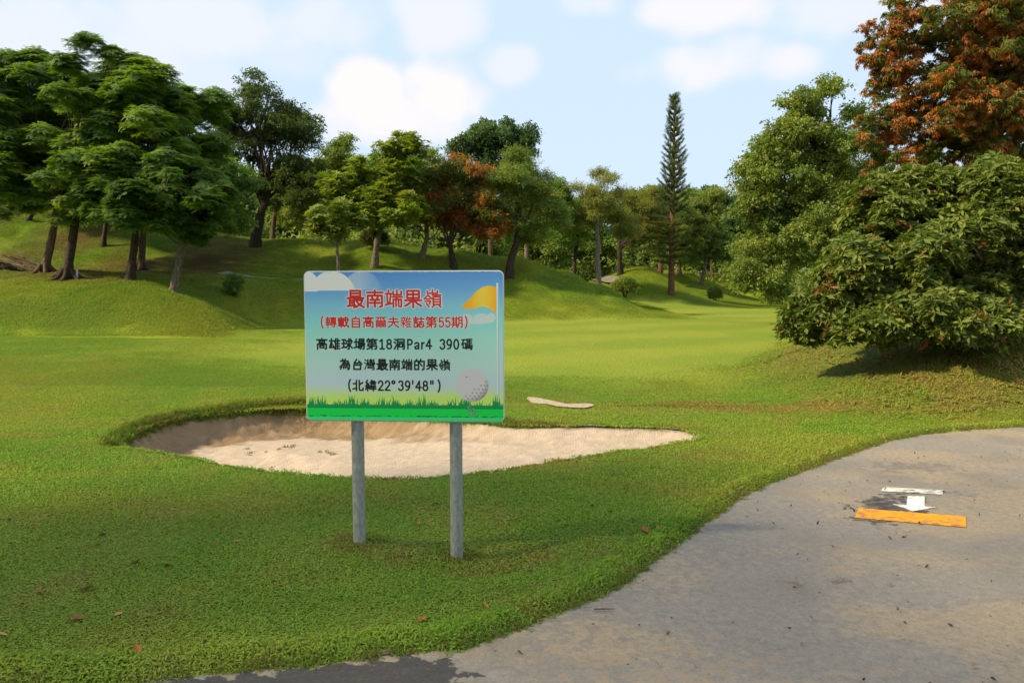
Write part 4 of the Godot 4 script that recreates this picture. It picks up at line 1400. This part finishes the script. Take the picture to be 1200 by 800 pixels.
func sign_picture() -> Image:
	var w := 1200
	var h := 904
	var im := Image.create(w, h, false, Image.FORMAT_RGB8)
	var g := RandomNumberGenerator.new()
	g.seed = 12
	# printed sky fading to a pale meadow
	var stops := [[0.0, Color8(88, 145, 211)], [0.10, Color8(105, 166, 217)], [0.22, Color8(135, 198, 220)], [0.33, Color8(142, 218, 211)], [0.45, Color8(168, 224, 206)], [0.62, Color8(187, 222, 208)], [0.74, Color8(193, 215, 218)], [0.79, Color8(197, 220, 191)], [0.84, Color8(200, 231, 115)], [1.0, Color8(206, 235, 101)]]
	for y in h:
		var t := float(y) / h
		var c: Color = stops[-1][1]
		for i in stops.size() - 1:
			if t <= stops[i + 1][0]:
				c = stops[i][1].lerp(stops[i + 1][1], (t - stops[i][0]) / (stops[i + 1][0] - stops[i][0]))
				break
		for x in w:
			im.set_pixel(x, y, c)
	# printed clouds
	var white := Color(0.92, 0.92, 0.89)
	for cl in [[360, 330, 12, 12.0, 341.0, 1.0], [389, 347, 29, 29.0, 340.0, 1.0], [425, 345, 25, 27.0, 339.0, 0.55]]:
		var c: Vector2 = pic(cl[0], cl[1])
		var low: float = pic(0, cl[4]).y
		var rx: float = cl[2] / 235.0 * 1200.0
		var ry: float = cl[3] / 177.0 * 904.0 * 1.05
		for y in range(0, int(low) + 1):
			for x in range(maxi(0, int(c.x - rx)), mini(w, int(c.x + rx))):
				var q := Vector2((x - c.x) / rx, minf(y - c.y, 0.0) / ry)
				if q.length() < 1.0:
					var fade: float = cl[5] * clampf((1.0 - q.length()) * 30.0, 0.0, 1.0)
					if cl[5] < 1.0:
						fade *= clampf(1.6 - (x - c.x + rx) / rx * 0.7, 0.0, 1.0)
					im.set_pixel(x, y, im.get_pixel(x, y).lerp(white, fade))
	for cl in [[549, 374, 8, 7], [566, 373, 11, 6.5], [577, 372, 6, 6], [560, 377, 20, 3], [388, 408, 26, 3.5]]:
		var c: Vector2 = pic(cl[0], cl[1])
		var rx: float = cl[2] * 5.1
		var ry: float = cl[3] * 5.1
		for y in range(maxi(0, int(c.y - ry)), int(c.y + ry)):
			for x in range(maxi(0, int(c.x - rx)), mini(w, int(c.x + rx))):
				var q := Vector2((x - c.x) / rx, (y - c.y) / ry).length()
				if q < 1.0:
					im.set_pixel(x, y, im.get_pixel(x, y).lerp(Color(0.82, 0.86, 0.83), clampf((1.0 - q) * 4.0, 0.0, 0.85)))
	# printed flag on its pole
	var fl := PackedVector2Array()
	for p in [[543.1, 358.1], [551, 351.3], [560, 341.3], [567.5, 336.3], [575, 334.6], [583.1, 336.3], [583.1, 367.5], [580, 365], [575, 360.6], [567.5, 359], [560, 360.6], [552.5, 362.5], [545, 361.5]]:
		fl.append(pic(p[0], p[1]))
	fill_shape(im, fl, func(x, _y): 
		var t: float = (x / 1200.0 * 235.0 + 356.0 - 543.0) / 40.0
		return Color(0.96, 0.70, 0.16).lerp(Color(0.93, 0.84, 0.30), clampf(sin(t * 4.2 - 0.9) * 0.8, 0.0, 1.0)))
	draw_stroke(im, pic(584.5, 332.5), pic(584.8, 488), 5.5, Color(0.84, 0.88, 0.86))
	draw_stroke(im, pic(585.6, 340), pic(585.9, 486), 2.0, Color(0.62, 0.74, 0.74))
	# printed grass and the green foot
	var foot := int(pic(0, 480.3).y)
	for k in 330:
		var x := g.randf() * w
		var tall := g.randf_range(16.0, 60.0) * (1.0 + 0.35 * sin(x * 0.028) + 0.25 * sin(x * 0.071 + 1.0))
		var lean := g.randf_range(-16.0, 16.0)
		fill_shape(im, PackedVector2Array([Vector2(x - 7.0, foot), Vector2(x - 2.0 + lean * 0.35, foot - tall * 0.6), Vector2(x + lean, foot - tall - 8.0), Vector2(x + 4.0 + lean * 0.35, foot - tall * 0.55), Vector2(x + 8.0, foot)]), func(_x, _y): return Color8(22, 146, 78))
	im.fill_rect(Rect2i(0, foot - 22, w, 24), Color8(22, 146, 78))
	im.fill_rect(Rect2i(0, foot, w, h - foot), Color8(24, 214, 78))
	im.fill_rect(Rect2i(0, int(pic(0, 490.6).y), w, 40), Color8(72, 214, 128))
	for k in 90:
		var x := g.randf() * w
		var y := pic(0, 489.4).y + g.randf_range(-3.0, 3.0)
		draw_stroke(im, Vector2(x, y), Vector2(x + g.randf_range(4, 26), y + g.randf_range(-2, 2)), g.randf_range(0.8, 2.2), Color(0.10, 0.35, 0.17, 0.7))
	# printed golf ball on a worn tee
	var bc := pic(554.4, 452)
	var br := 99.0
	for y in range(int(bc.y - br), int(bc.y + br) + 1):
		for x in range(int(bc.x - br), int(bc.x + br) + 1):
			var q := Vector2((x - bc.x) / br, (y - bc.y) / br)
			if q.length() < 1.0:
				var z := sqrt(1.0 - q.length_squared())
				var s := q.x * 0.55 + q.y * 0.62 - z * 0.55
				var c := Color(0.83, 0.81, 0.80).lerp(Color(0.56, 0.53, 0.55), clampf(s * 1.25, 0.0, 1.0))
				im.set_pixel(x, y, im.get_pixel(x, y).lerp(c, clampf((1.0 - q.length()) * 40.0, 0.0, 1.0)))
	for i in range(-7, 8):
		for j in range(-7, 8):
			var q := Vector2(i * 0.19 + (0.095 if posmod(j, 2) == 1 else 0.0), j * 0.165)
			if q.length() < 0.9 and (q.x * 0.55 + q.y * 0.75 > 0.16):
				var p := bc + Vector2(sin(q.x * 1.45) / 1.0, sin(q.y * 1.45)) * br * 0.99
				if p.distance_to(bc) < br * 0.93:
					draw_stroke(im, p, p + Vector2(3, 1), 4.5, Color(0.47, 0.43, 0.46, 0.55))
	draw_stroke(im, bc + Vector2(-34, -50), bc + Vector2(-31, -50), 3.0, Color(0.3, 0.25, 0.25))
	for k in 150:
		var t := g.randf()
		var p := pic(550, 476).lerp(pic(557, 489), t) + Vector2(g.randf_range(-22, 22), g.randf_range(-5, 5)) * (0.4 + t)
		draw_stroke(im, p, p + Vector2(g.randf_range(-7, 7), g.randf_range(-5, 5)), g.randf_range(0.8, 3.0), [Color(0.45, 0.62, 0.50, 0.7), Color(0.30, 0.36, 0.30, 0.7), Color(0.55, 0.72, 0.58, 0.7)][k % 3])
	# lettering: [text, [left of each character in zoomed pixels], top, size, stroke, colour, white rim]
	var red := Color8(206, 46, 40)
	var ink := Color8(26, 34, 32)
	var lines := [
		["最南端果嶺", [254, 342, 428, 515, 602], 148, 80, 5.3, red, 4.5],
		["(轉載自高爾夫雜誌第55期)", [133, 155, 212, 269, 326, 383, 440, 497, 554, 611, 667, 696, 727, 786], 268, 50, 3.7, red, 2.4],
		["高雄球場第18洞Par4390碼", [112, 170, 227, 284, 341, 398, 430, 465, 523, 556, 586, 609, 671, 702, 733, 771], 367, 50, 4.0, ink, 0.0],
		["為台灣最南端的果嶺", [216, 272, 329, 386, 443, 499, 555, 612, 668], 460, 50, 4.0, ink, 0.0],
		["(北緯22°39'48\")", [254, 275, 332, 389, 420, 452, 481, 512, 544, 560, 592, 627, 662], 555, 50, 4.0, ink, 0.0],
	]
	for l in lines:
		for pass_no in 2:
			if pass_no == 0 and l[6] == 0.0:
				continue
			for i in l[0].length():
				var ch: String = l[0][i]
				var dense: float = clampf(13.0 / maxf(strokes_of(ch).size(), 8.0), 0.78, 1.15)
				for s in strokes_of(ch):
					for k in s.size() - 1:
						var a := Vector2((l[1][i] + s[k].x * 0.01 * l[3] - 62.0) * 1.342, (l[2] + s[k].y * 0.01 * l[3] - 66.5) * 1.34)
						var b := Vector2((l[1][i] + s[k + 1].x * 0.01 * l[3] - 62.0) * 1.342, (l[2] + s[k + 1].y * 0.01 * l[3] - 66.5) * 1.34)
						var r: float = l[4] * 1.342 * 0.78 * dense
						if pass_no == 0:
							draw_stroke(im, a, b, r + l[6] * 1.2, Color(0.90, 0.91, 0.88, 0.85))
						else:
							draw_stroke(im, a, b, r, l[5])
	# grime: small flecks and a pale worn rim
	for k in 160:
		var p := Vector2(g.randf() * w, g.randf() * h)
		draw_stroke(im, p, p + Vector2(g.randf_range(-3, 3), g.randf_range(-6, 6)), g.randf_range(0.5, 1.4), Color(0.35, 0.38, 0.33, 0.35))
	for k in 120:
		var x := g.randf() * w
		draw_stroke(im, Vector2(x, g.randf_range(0, 5)), Vector2(x + g.randf_range(-14, 14), g.randf_range(0, 7)), 1.6, Color(0.66, 0.76, 0.84, 0.6))
	return im


func rounded(w: float, h: float, r: float) -> PackedVector2Array:
	var out := PackedVector2Array()
	for q in [[w / 2 - r, h / 2 - r, 0.0], [-w / 2 + r, h / 2 - r, 90.0], [-w / 2 + r, -h / 2 + r, 180.0], [w / 2 - r, -h / 2 + r, 270.0]]:
		for k in 9:
			var a := deg_to_rad(q[2] + 90.0 * k / 8.0)
			out.append(Vector2(q[0] + cos(a) * r, q[1] + sin(a) * r))
	return out


# a plate with rounded corners and bevelled rims, front towards +z
func plate(w: float, h: float, r: float, thick: float, bevel: float) -> ArrayMesh:
	var v := PackedVector3Array()
	var uv := PackedVector2Array()
	var rings := [[rounded(w - 2 * bevel, h - 2 * bevel, r - bevel), thick / 2], [rounded(w, h, r), thick / 2 - bevel], [rounded(w, h, r), -thick / 2 + bevel], [rounded(w - 2 * bevel, h - 2 * bevel, r - bevel), -thick / 2]]
	var put := func(p: Vector2, z: float):
		v.append(Vector3(p.x, p.y, z))
		uv.append(Vector2(p.x / w + 0.5, 0.5 - p.y / h))
	var n: int = rings[0][0].size()
	for i in n:
		var j := (i + 1) % n
		put.call(Vector2.ZERO, thick / 2)
		put.call(rings[0][0][j], thick / 2)
		put.call(rings[0][0][i], thick / 2)
		put.call(Vector2.ZERO, -thick / 2)
		put.call(rings[3][0][i], -thick / 2)
		put.call(rings[3][0][j], -thick / 2)
		for k in 3:
			var a: Array = rings[k]
			var b: Array = rings[k + 1]
			put.call(a[0][i], a[1])
			put.call(a[0][j], a[1])
			put.call(b[0][i], b[1])
			put.call(a[0][j], a[1])
			put.call(b[0][j], b[1])
			put.call(b[0][i], b[1])
	return array_mesh(v, null, null, uv)


func build_sign() -> void:
	var d := 4.8
	var centre := at(473.3, 406, d)
	var t := thing("information_sign", "printed information board about the southernmost green on two grey posts", "sign", Vector3(centre.x, 0, centre.z))
	t.rotation.y = deg_to_rad(-4.0)
	var board := part("board", plate(1.205, 0.905, 0.035, 0.022, 0.004), mats.sign_edge, t)
	board.position = Vector3(0, centre.y, 0)
	board.rotation.z = 0.003
	var face := part("printed_face", plate(1.194, 0.895, 0.033, 0.003, 0.001), mats.sign_face, board)
	face.position = Vector3(0, 0, 0.0125)
	face.set_meta("label", "blue and green printed face with Chinese lettering, flag and golf ball")
	var k := 0
	for x in [-0.306, 0.302]:
		var w := t.to_global(Vector3(x, 0, -0.05))
		var foot := height(w.x, w.z) - 0.12
		var lean: float = [0.006, 0.004][k]
		var top := centre.y + 0.40
		var pts := []
		var rr := []
		for i in 22:
			var y := lerpf(foot, top, i / 21.0)
			pts.append(Vector3(x + lean * (1.0 - (y - foot) / (top - foot)), y, -0.052))
			rr.append(0.0385)
		var post := part("post", tube_mesh(pts, rr, 28), mats.steel, t)
		for y in [0.92, 1.55]:
			var cl := part("clamp", tube_mesh([Vector3(x, y - 0.02, -0.052), Vector3(x, y + 0.02, -0.052)], [0.042, 0.042], 20), mats.steel, post)
			cl.set_meta("label", "steel band clamping the board to its post")
		k += 1


# ---------------------------------------------------------------- grass

func put_blades(where: Array, tint: PackedColorArray, x: float, z: float, size: float, tall: float, k: float) -> void:
	var y := height(x, z)
	var nx := (height(x + 0.15, z) - y) / 0.15
	var nz := (height(x, z + 0.15) - y) / 0.15
	var up := Vector3(-nx, 1, -nz).normalized()
	var a := rng.randf() * TAU
	var fwd := Vector3(cos(a), 0, sin(a))
	var side := up.cross(fwd).normalized()
	fwd = side.cross(up).normalized()
	var b := Basis(side * size, up * size * tall, fwd * size)
	where.append(Transform3D(b, Vector3(x, y, z)))
	var c := ground_color(x, z)
	var j := jitter(0.10)
	tint.append(Color(c.r * j.r * k, c.g * j.g * k, c.b * j.b * k))


func build_grass() -> void:
	var near_a := []
	var near_b := []
	var ta := PackedColorArray()
	var tb := PackedColorArray()
	for i in 26000:
		var d := 2.9 + pow(rng.randf(), 1.25) * 9.6
		var x := rng.randf_range(-0.72, 0.72) * d - 0.15
		if on_road(x, -d - 0.015) or in_bunker(x, -d) or Geometry2D.is_point_in_polygon(Vector2(x, -d), sand_sliver):
			continue
		var tall := 0.75 + 0.35 * noise_b.get_noise_2d(x * 1.3, d * 1.3)
		tall += 0.35 * exp(-pow((x + 0.45) / 0.8, 2.0) - pow((d - 4.72) / 0.16, 2.0)) * rng.randf_range(0.4, 1.3)
		var fair := zone(x, -d).y
		tall *= lerpf(1.0, 0.5, fair)
		if i % 2:
			put_blades(near_a, ta, x, -d, rng.randf_range(0.8, 1.15), tall, 1.55)
		else:
			put_blades(near_b, tb, x, -d, rng.randf_range(0.8, 1.15), tall, 1.55)
	tag(scatter("lawn_grass", leaf_mesh.turf, mats.grass, near_a, ta, self), "short green grass of the lawn round the sign", "grass")
	tag(scatter("creeping_grass", leaf_mesh.turf_b, mats.grass, near_b, tb, self), "low creeping grass blades mixed into the near lawn", "grass")
	# mown grass further off
	var where := []
	var tint := PackedColorArray()
	for i in 26000:
		var d := 10.5 + pow(rng.randf(), 1.1) * 20.0
		var x := rng.randf_range(-0.72, 0.72) * d
		if on_road(x, -d) or in_bunker(x, -d) or edge_distance(sand_sliver, Vector2(x, -d)) < 0.3 or Geometry2D.is_point_in_polygon(Vector2(x, -d), sand_sliver):
			continue
		if rng.randf() < zone(x, -d).y * 1.3 - 0.1:
			continue
		put_blades(where, tint, x, -d, rng.randf_range(0.85, 1.3), 0.8, 1.35)
	tag(scatter("mown_grass", leaf_mesh.mown, mats.grass, where, tint, self), "smooth mown grass of the fairway and its margins", "grass")
	# rough grass on the banks, hill and mounds
	where = []
	tint = PackedColorArray()
	for i in 46000:
		var d := 9.0 + pow(rng.randf(), 0.8) * 68.0
		var x := rng.randf_range(-0.74, 0.74) * d
		var w := zone(x, -d).z
		if rng.randf() > w or on_road(x, -d):
			continue
		var tall := 0.35 + 0.35 * absf(noise_b.get_noise_2d(x, d)) + 0.15 * rng.randf()
		put_blades(where, tint, x, -d, rng.randf_range(0.8, 1.3), tall * (0.4 if d < 20.0 else 0.8), 1.3)
	tag(scatter("rough_grass", leaf_mesh.tall, mats.grass, where, tint, self), "longer grass on the bank, the hill and the mounds", "grass")
	# turf hanging over the high rim of the bunker
	where = []
	tint = PackedColorArray()
	var n := bunker.size()
	for i in n:
		var p := bunker[i]
		var q := bunker[(i + 1) % n]
		var dir := (q - p).normalized()
		var inward := Vector2(-dir.y, dir.x)
		if not Geometry2D.is_point_in_polygon(p + inward * 0.04, bunker):
			inward = -inward
		var back := edge_distance(bunker_back, p, false) < 0.12
		var high := (1.0 - smoothstep(-1.0, 1.0, p.x)) * lerpf(0.75, 1.0, smoothstep(-3.95, -3.1, p.x)) if back else 0.0
		for k in 1 + int(26.0 * high):
			var s := p.lerp(q, rng.randf()) + inward * rng.randf_range(-0.05 - 0.05 * high, 0.01 + 0.06 * high)
			var drop := rng.randf_range(-0.01, 0.11) * high
			var tilt := rng.randf_range(0.1, 0.6 + 1.0 * high)
			var axis_v := Vector3(inward.y, 0, -inward.x)
			var b := Basis(axis_v, tilt) * Basis(Vector3.UP, rng.randf() * TAU)
			where.append(Transform3D(b.scaled(Vector3.ONE * rng.randf_range(0.3 + 0.25 * high, 0.42 + 0.95 * high)), Vector3(s.x, height(s.x, s.y) - drop, s.y)))
			var c := ground_color(s.x, s.y)
			var j := jitter(0.2)
			if rng.randf() < 0.15:
				c = c.lerp(Color(0.25, 0.17, 0.06), 0.6)
			tint.append(Color(c.r * j.r, c.g * j.g, c.b * j.b))
	# tufts the mower leaves round the feet of the sign's posts
	for p in [Vector2(-0.938, -4.85), Vector2(-0.336, -4.86)]:
		for k in 26:
			var s: Vector2 = p + Vector2.from_angle(rng.randf() * TAU) * rng.randf_range(0.04, 0.15)
			where.append(Transform3D(Basis(Vector3.UP, rng.randf() * TAU).scaled(Vector3.ONE * rng.randf_range(0.5, 0.95)), Vector3(s.x, height(s.x, s.y), s.y)))
			tint.append(ground_color(s.x, s.y).lerp(Color(0.25, 0.18, 0.06), 0.6 if rng.randf() < 0.4 else 0.0) * 1.3)
	# ragged turf along the road's edge
	for i in lawn_edge.size() - 1:
		var p := lawn_edge[i]
		if absf(p.x) > 8.0:
			continue
		var q := lawn_edge[i + 1]
		for k in int(p.distance_to(q) * 70.0) + 1:
			var s := p.lerp(q, rng.randf()) + Vector2(rng.randf_range(-0.05, 0.05), rng.randf_range(-0.10, 0.012))
			var b := Basis(Vector3.RIGHT, rng.randf_range(0.0, 0.7)) * Basis(Vector3.UP, rng.randf() * TAU)
			where.append(Transform3D(b.scaled(Vector3.ONE * rng.randf_range(0.3, 0.6)), Vector3(s.x, maxf(height(s.x, s.y), -0.02), s.y)))
			var c := ground_color(s.x, s.y)
			if rng.randf() < 0.3:
				c = c.lerp(Color(0.24, 0.18, 0.07), 0.6)
			tint.append(c)
	tag(scatter("edge_grass", leaf_mesh.hang, mats.grass, where, tint, self), "ragged grass overhanging the bunker rim and the road's edge", "grass")
	# weeds growing in the sand
	where = []
	tint = PackedColorArray()
	for s in [[255, 518, 4], [304, 519, 7], [330, 521, 3], [385, 503, 6], [340, 496, 7], [300, 498, 5]]:
		for k in int(s[2]):
			var g := flat(s[0] + rng.randf_range(-14, 14), s[1] + rng.randf_range(-2, 5))
			where.append(Transform3D(Basis(Vector3.UP, rng.randf() * TAU).scaled(Vector3.ONE * rng.randf_range(0.5, 1.0)), Vector3(g.x, sand_height(g.x, g.y), g.y)))
			tint.append(Color(0.15, 0.21, 0.04).lerp(Color(0.25, 0.20, 0.08), rng.randf() * 0.7))
	tag(scatter("sand_weeds", leaf_mesh.weed, mats.grass, where, tint, self), "sparse green weeds sprouting from the bunker's sand", "weeds")


# ---------------------------------------------------------------- litter and small things

func dry_leaf_mesh() -> ArrayMesh:
	var v := PackedVector3Array()
	var c := PackedColorArray()
	var rim := [[0.0, -0.5], [0.2, -0.3], [0.27, -0.02], [0.17, 0.28], [0.0, 0.52], [-0.18, 0.26], [-0.26, 0.0], [-0.19, -0.3]]
	for i in rim.size():
		var a: Array = rim[i]
		var b: Array = rim[(i + 1) % rim.size()]
		for p in [Vector3(0, 0.02, 0), Vector3(b[0], 0.10 + absf(b[0]) * 0.4 + b[1] * b[1] * 0.3, b[1]), Vector3(a[0], 0.10 + absf(a[0]) * 0.4 + a[1] * a[1] * 0.3, a[1])]:
			v.append(p)
			c.append(Color.WHITE)
	return array_mesh(v, null, c)


func build_litter() -> void:
	var m := dry_leaf_mesh()
	# single fallen leaves one can make out on the near lawn
	var browns := [Color(0.34, 0.11, 0.028), Color(0.24, 0.12, 0.04), Color(0.10, 0.052, 0.022), Color(0.40, 0.24, 0.10), Color(0.045, 0.034, 0.022)]
	var shown := [[10, 613, 4, 0.06], [39, 622, 1, 0.05], [120, 631, 4, 0.06], [115, 642, 1, 0.05], [253, 641, 0, 0.04], [277, 638, 3, 0.05], [196, 665, 0, 0.07], [160, 662, 1, 0.08], [102, 694, 2, 0.08], [46, 698, 1, 0.06], [138, 725, 3, 0.07], [90, 730, 1, 0.09], [160, 768, 0, 0.08], [101, 792, 1, 0.08], [2, 749, 3, 0.06], [240, 758, 4, 0.05], [183, 551, 2, 0.07], [292, 569, 0, 0.05], [380, 592, 2, 0.04], [476, 637, 2, 0.05], [490, 615, 0, 0.06], [516, 630, 1, 0.07], [512, 594, 4, 0.05], [570, 714, 0, 0.05], [495, 731, 0, 0.06], [622, 662, 2, 0.05], [649, 568, 0, 0.05], [676, 543, 4, 0.05], [772, 551, 4, 0.04], [694, 597, 4, 0.05], [716, 604, 4, 0.05], [756, 625, 0, 0.09], [775, 624, 1, 0.12], [614, 581, 2, 0.05], [550, 753, 1, 0.06]]
	for s in shown:
		var g := flat(s[0], s[1])
		var o := MeshInstance3D.new()
		o.name = named("fallen_leaf")
		var mat_key := "leaf_%d" % s[2]
		if not mats.has(mat_key):
			mats[mat_key] = surface(browns[s[2]], 0.8)
		o.mesh = m
		o.material_override = mats[mat_key]
		o.position = Vector3(g.x, height(g.x, g.y) + 0.018, g.y)
		o.rotation = Vector3(rng.randf_range(-0.3, 0.3), rng.randf() * TAU, rng.randf_range(-0.3, 0.3))
		o.scale = Vector3.ONE * s[3] * 0.85
		add_child(o)
		tag(o, ["dry reddish brown leaf lying on the near lawn", "dry brown leaf lying on the near lawn", "dark brown leaf lying on the near lawn", "pale tan leaf lying on the near lawn", "blackened leaf lying on the near lawn"][s[2]], "leaf", "fallen leaves on the near lawn")
	# litter under the big bush and the trees of the hill, too much to count
	var where := []
	var tint := PackedColorArray()
	for i in 1500:
		var x: float
		var z: float
		if i < 900:
			x = 4.6 + rng.randf() * 5.5
			z = -(9.8 + rng.randf() * 5.0)
			if rng.randf() > smoothstep(-0.5, 2.5, smin(x - 4.3, -z - 9.4, 1.0)) * 0.9 + 0.05:
				continue
		else:
			x = rng.randf_range(-26.0, -10.0)
			z = -rng.randf_range(28.0, 44.0)
		where.append(Transform3D(Basis(unit(), rng.randf_range(-0.4, 0.4)) * Basis(Vector3.UP, rng.randf() * TAU).scaled(Vector3.ONE * rng.randf_range(0.05, 0.11)), Vector3(x, height(x, z) + 0.02, z)))
		tint.append(browns[[0, 1, 1, 2, 3][rng.randi() % 5]] * 1.1)
	tag(scatter("leaf_litter", m, mats.dry_leaf, where, tint, self), "brown leaf litter strewn under the bush and hillside trees", "leaf litter")
	# grit and crumbs on the road
	where = []
	tint = PackedColorArray()
	for i in 420:
		var d := rng.randf_range(2.9, 8.5)
		var x := rng.randf_range(-0.3, 0.75) * d
		if not on_road(x, -d):
			continue
		where.append(Transform3D(Basis(unit(), rng.randf() * TAU).scaled(Vector3.ONE * rng.randf_range(0.008, 0.03)), Vector3(x, 0.014, -d)))
		tint.append([Color(0.06, 0.05, 0.04), Color(0.25, 0.16, 0.08), Color(0.14, 0.10, 0.06)][i % 3])
	tag(scatter("road_grit", m, mats.dry_leaf, where, tint, self), "bits of dry leaf and grit scattered over the road", "grit")


func pebble(seed_value: int) -> ArrayMesh:
	var s := SphereMesh.new()
	s.radial_segments = 10
	s.rings = 6
	s.radius = 1.0
	s.height = 2.0
	var a := s.get_mesh_arrays()
	var v: PackedVector3Array = a[Mesh.ARRAY_VERTEX]
	for i in v.size():
		v[i] *= 1.0 + 0.45 * noise_b.get_noise_3dv(v[i] * 2.2 + Vector3.ONE * seed_value * 7.0)
		v[i].y *= 0.42
	return array_mesh(v, a[Mesh.ARRAY_NORMAL], null, null, a[Mesh.ARRAY_INDEX])


func build_small_things() -> void:
	# pale stones in the lawn's edge
	var stones := [[455, 764, 0.055, "long pale stone at the lawn's corner by the dark asphalt"], [548, 753, 0.06, "pale stone in the lawn's edge below the right sign post"], [584, 743, 0.03, "small pale stone beside the lawn's edge stone"], [632, 728, 0.025, "small tan stone at the road's edge right of the sign"], [714, 682, 0.05, "thin pale stone in the lawn's edge where the road bends"]]
	for i in stones.size():
		var s: Array = stones[i]
		var g := flat(s[0], s[1])
		var o := part(named("stone"), pebble(i), mats.stone, self)
		o.position = Vector3(g.x, maxf(height(g.x, g.y), -0.005) + 0.006, g.y)
		o.rotation.y = 0.5 + 0.2 * i
		o.scale = Vector3(s[2] * 1.0, s[2] * 0.3, s[2] * 0.5)
		tag(o, s[3], "stone", "stones in the lawn's edge")
	# twig on the road
	var g := flat(708, 716)
	var tw := part(named("twig"), tube_mesh([Vector3(-0.05, 0.004, 0), Vector3(0, 0.009, 0.006), Vector3(0.055, 0.005, -0.002)], [0.003, 0.004, 0.002], 6), mats.bark_red, self)
	tw.position = Vector3(g.x, 0.006, g.y)
	tag(tw, "thin brown twig lying on the road beside the lawn's edge", "twig")
	# white marker stake among the hill trees
	var d := 32.2
	var x := (91.0 - 600.0) / FOCAL * d
	var st := thing("marker_stake", "short white marker stake beside the feathery tree's roots", "stake", Vector3(x, height(x, -d), -d))
	part("stake", tube_mesh([Vector3(0, -0.1, 0), Vector3(0.01, 0.28, 0), Vector3(0.01, 0.32, 0)], [0.05, 0.05, 0.035], 10), mats.white, st)
	part("cap", tube_mesh([Vector3(0.01, 0.32, 0), Vector3(0.01, 0.35, 0)], [0.055, 0.04], 10), mats.white, st)
	# heap of cut branches at the far left
	d = 37.0
	x = (14.0 - 600.0) / FOCAL * d
	var heap := thing("brush_pile", "heap of cut branches on the hillside at the far left", "brush pile", Vector3(x, height(x, -d), -d))
	for i in 46:
		var a := rng.randf_range(-0.5, 0.5)
		var o := Vector3(rng.randf_range(-1.6, 1.0), rng.randf_range(0.0, 0.5), rng.randf_range(-0.6, 0.6))
		var half := Vector3(cos(a), -0.25 + rng.randf_range(-0.2, 0.2), sin(a)) * rng.randf_range(0.5, 1.1)
		o.y += height(x + o.x, -d + o.z) - height(x, -d) + 0.05
		part("cut_branch", tube_mesh([o - half, o + unit() * 0.06, o + half], [0.045, 0.04, 0.025], 6), mats.bark_grey if i % 2 else mats.bark_brown, heap)
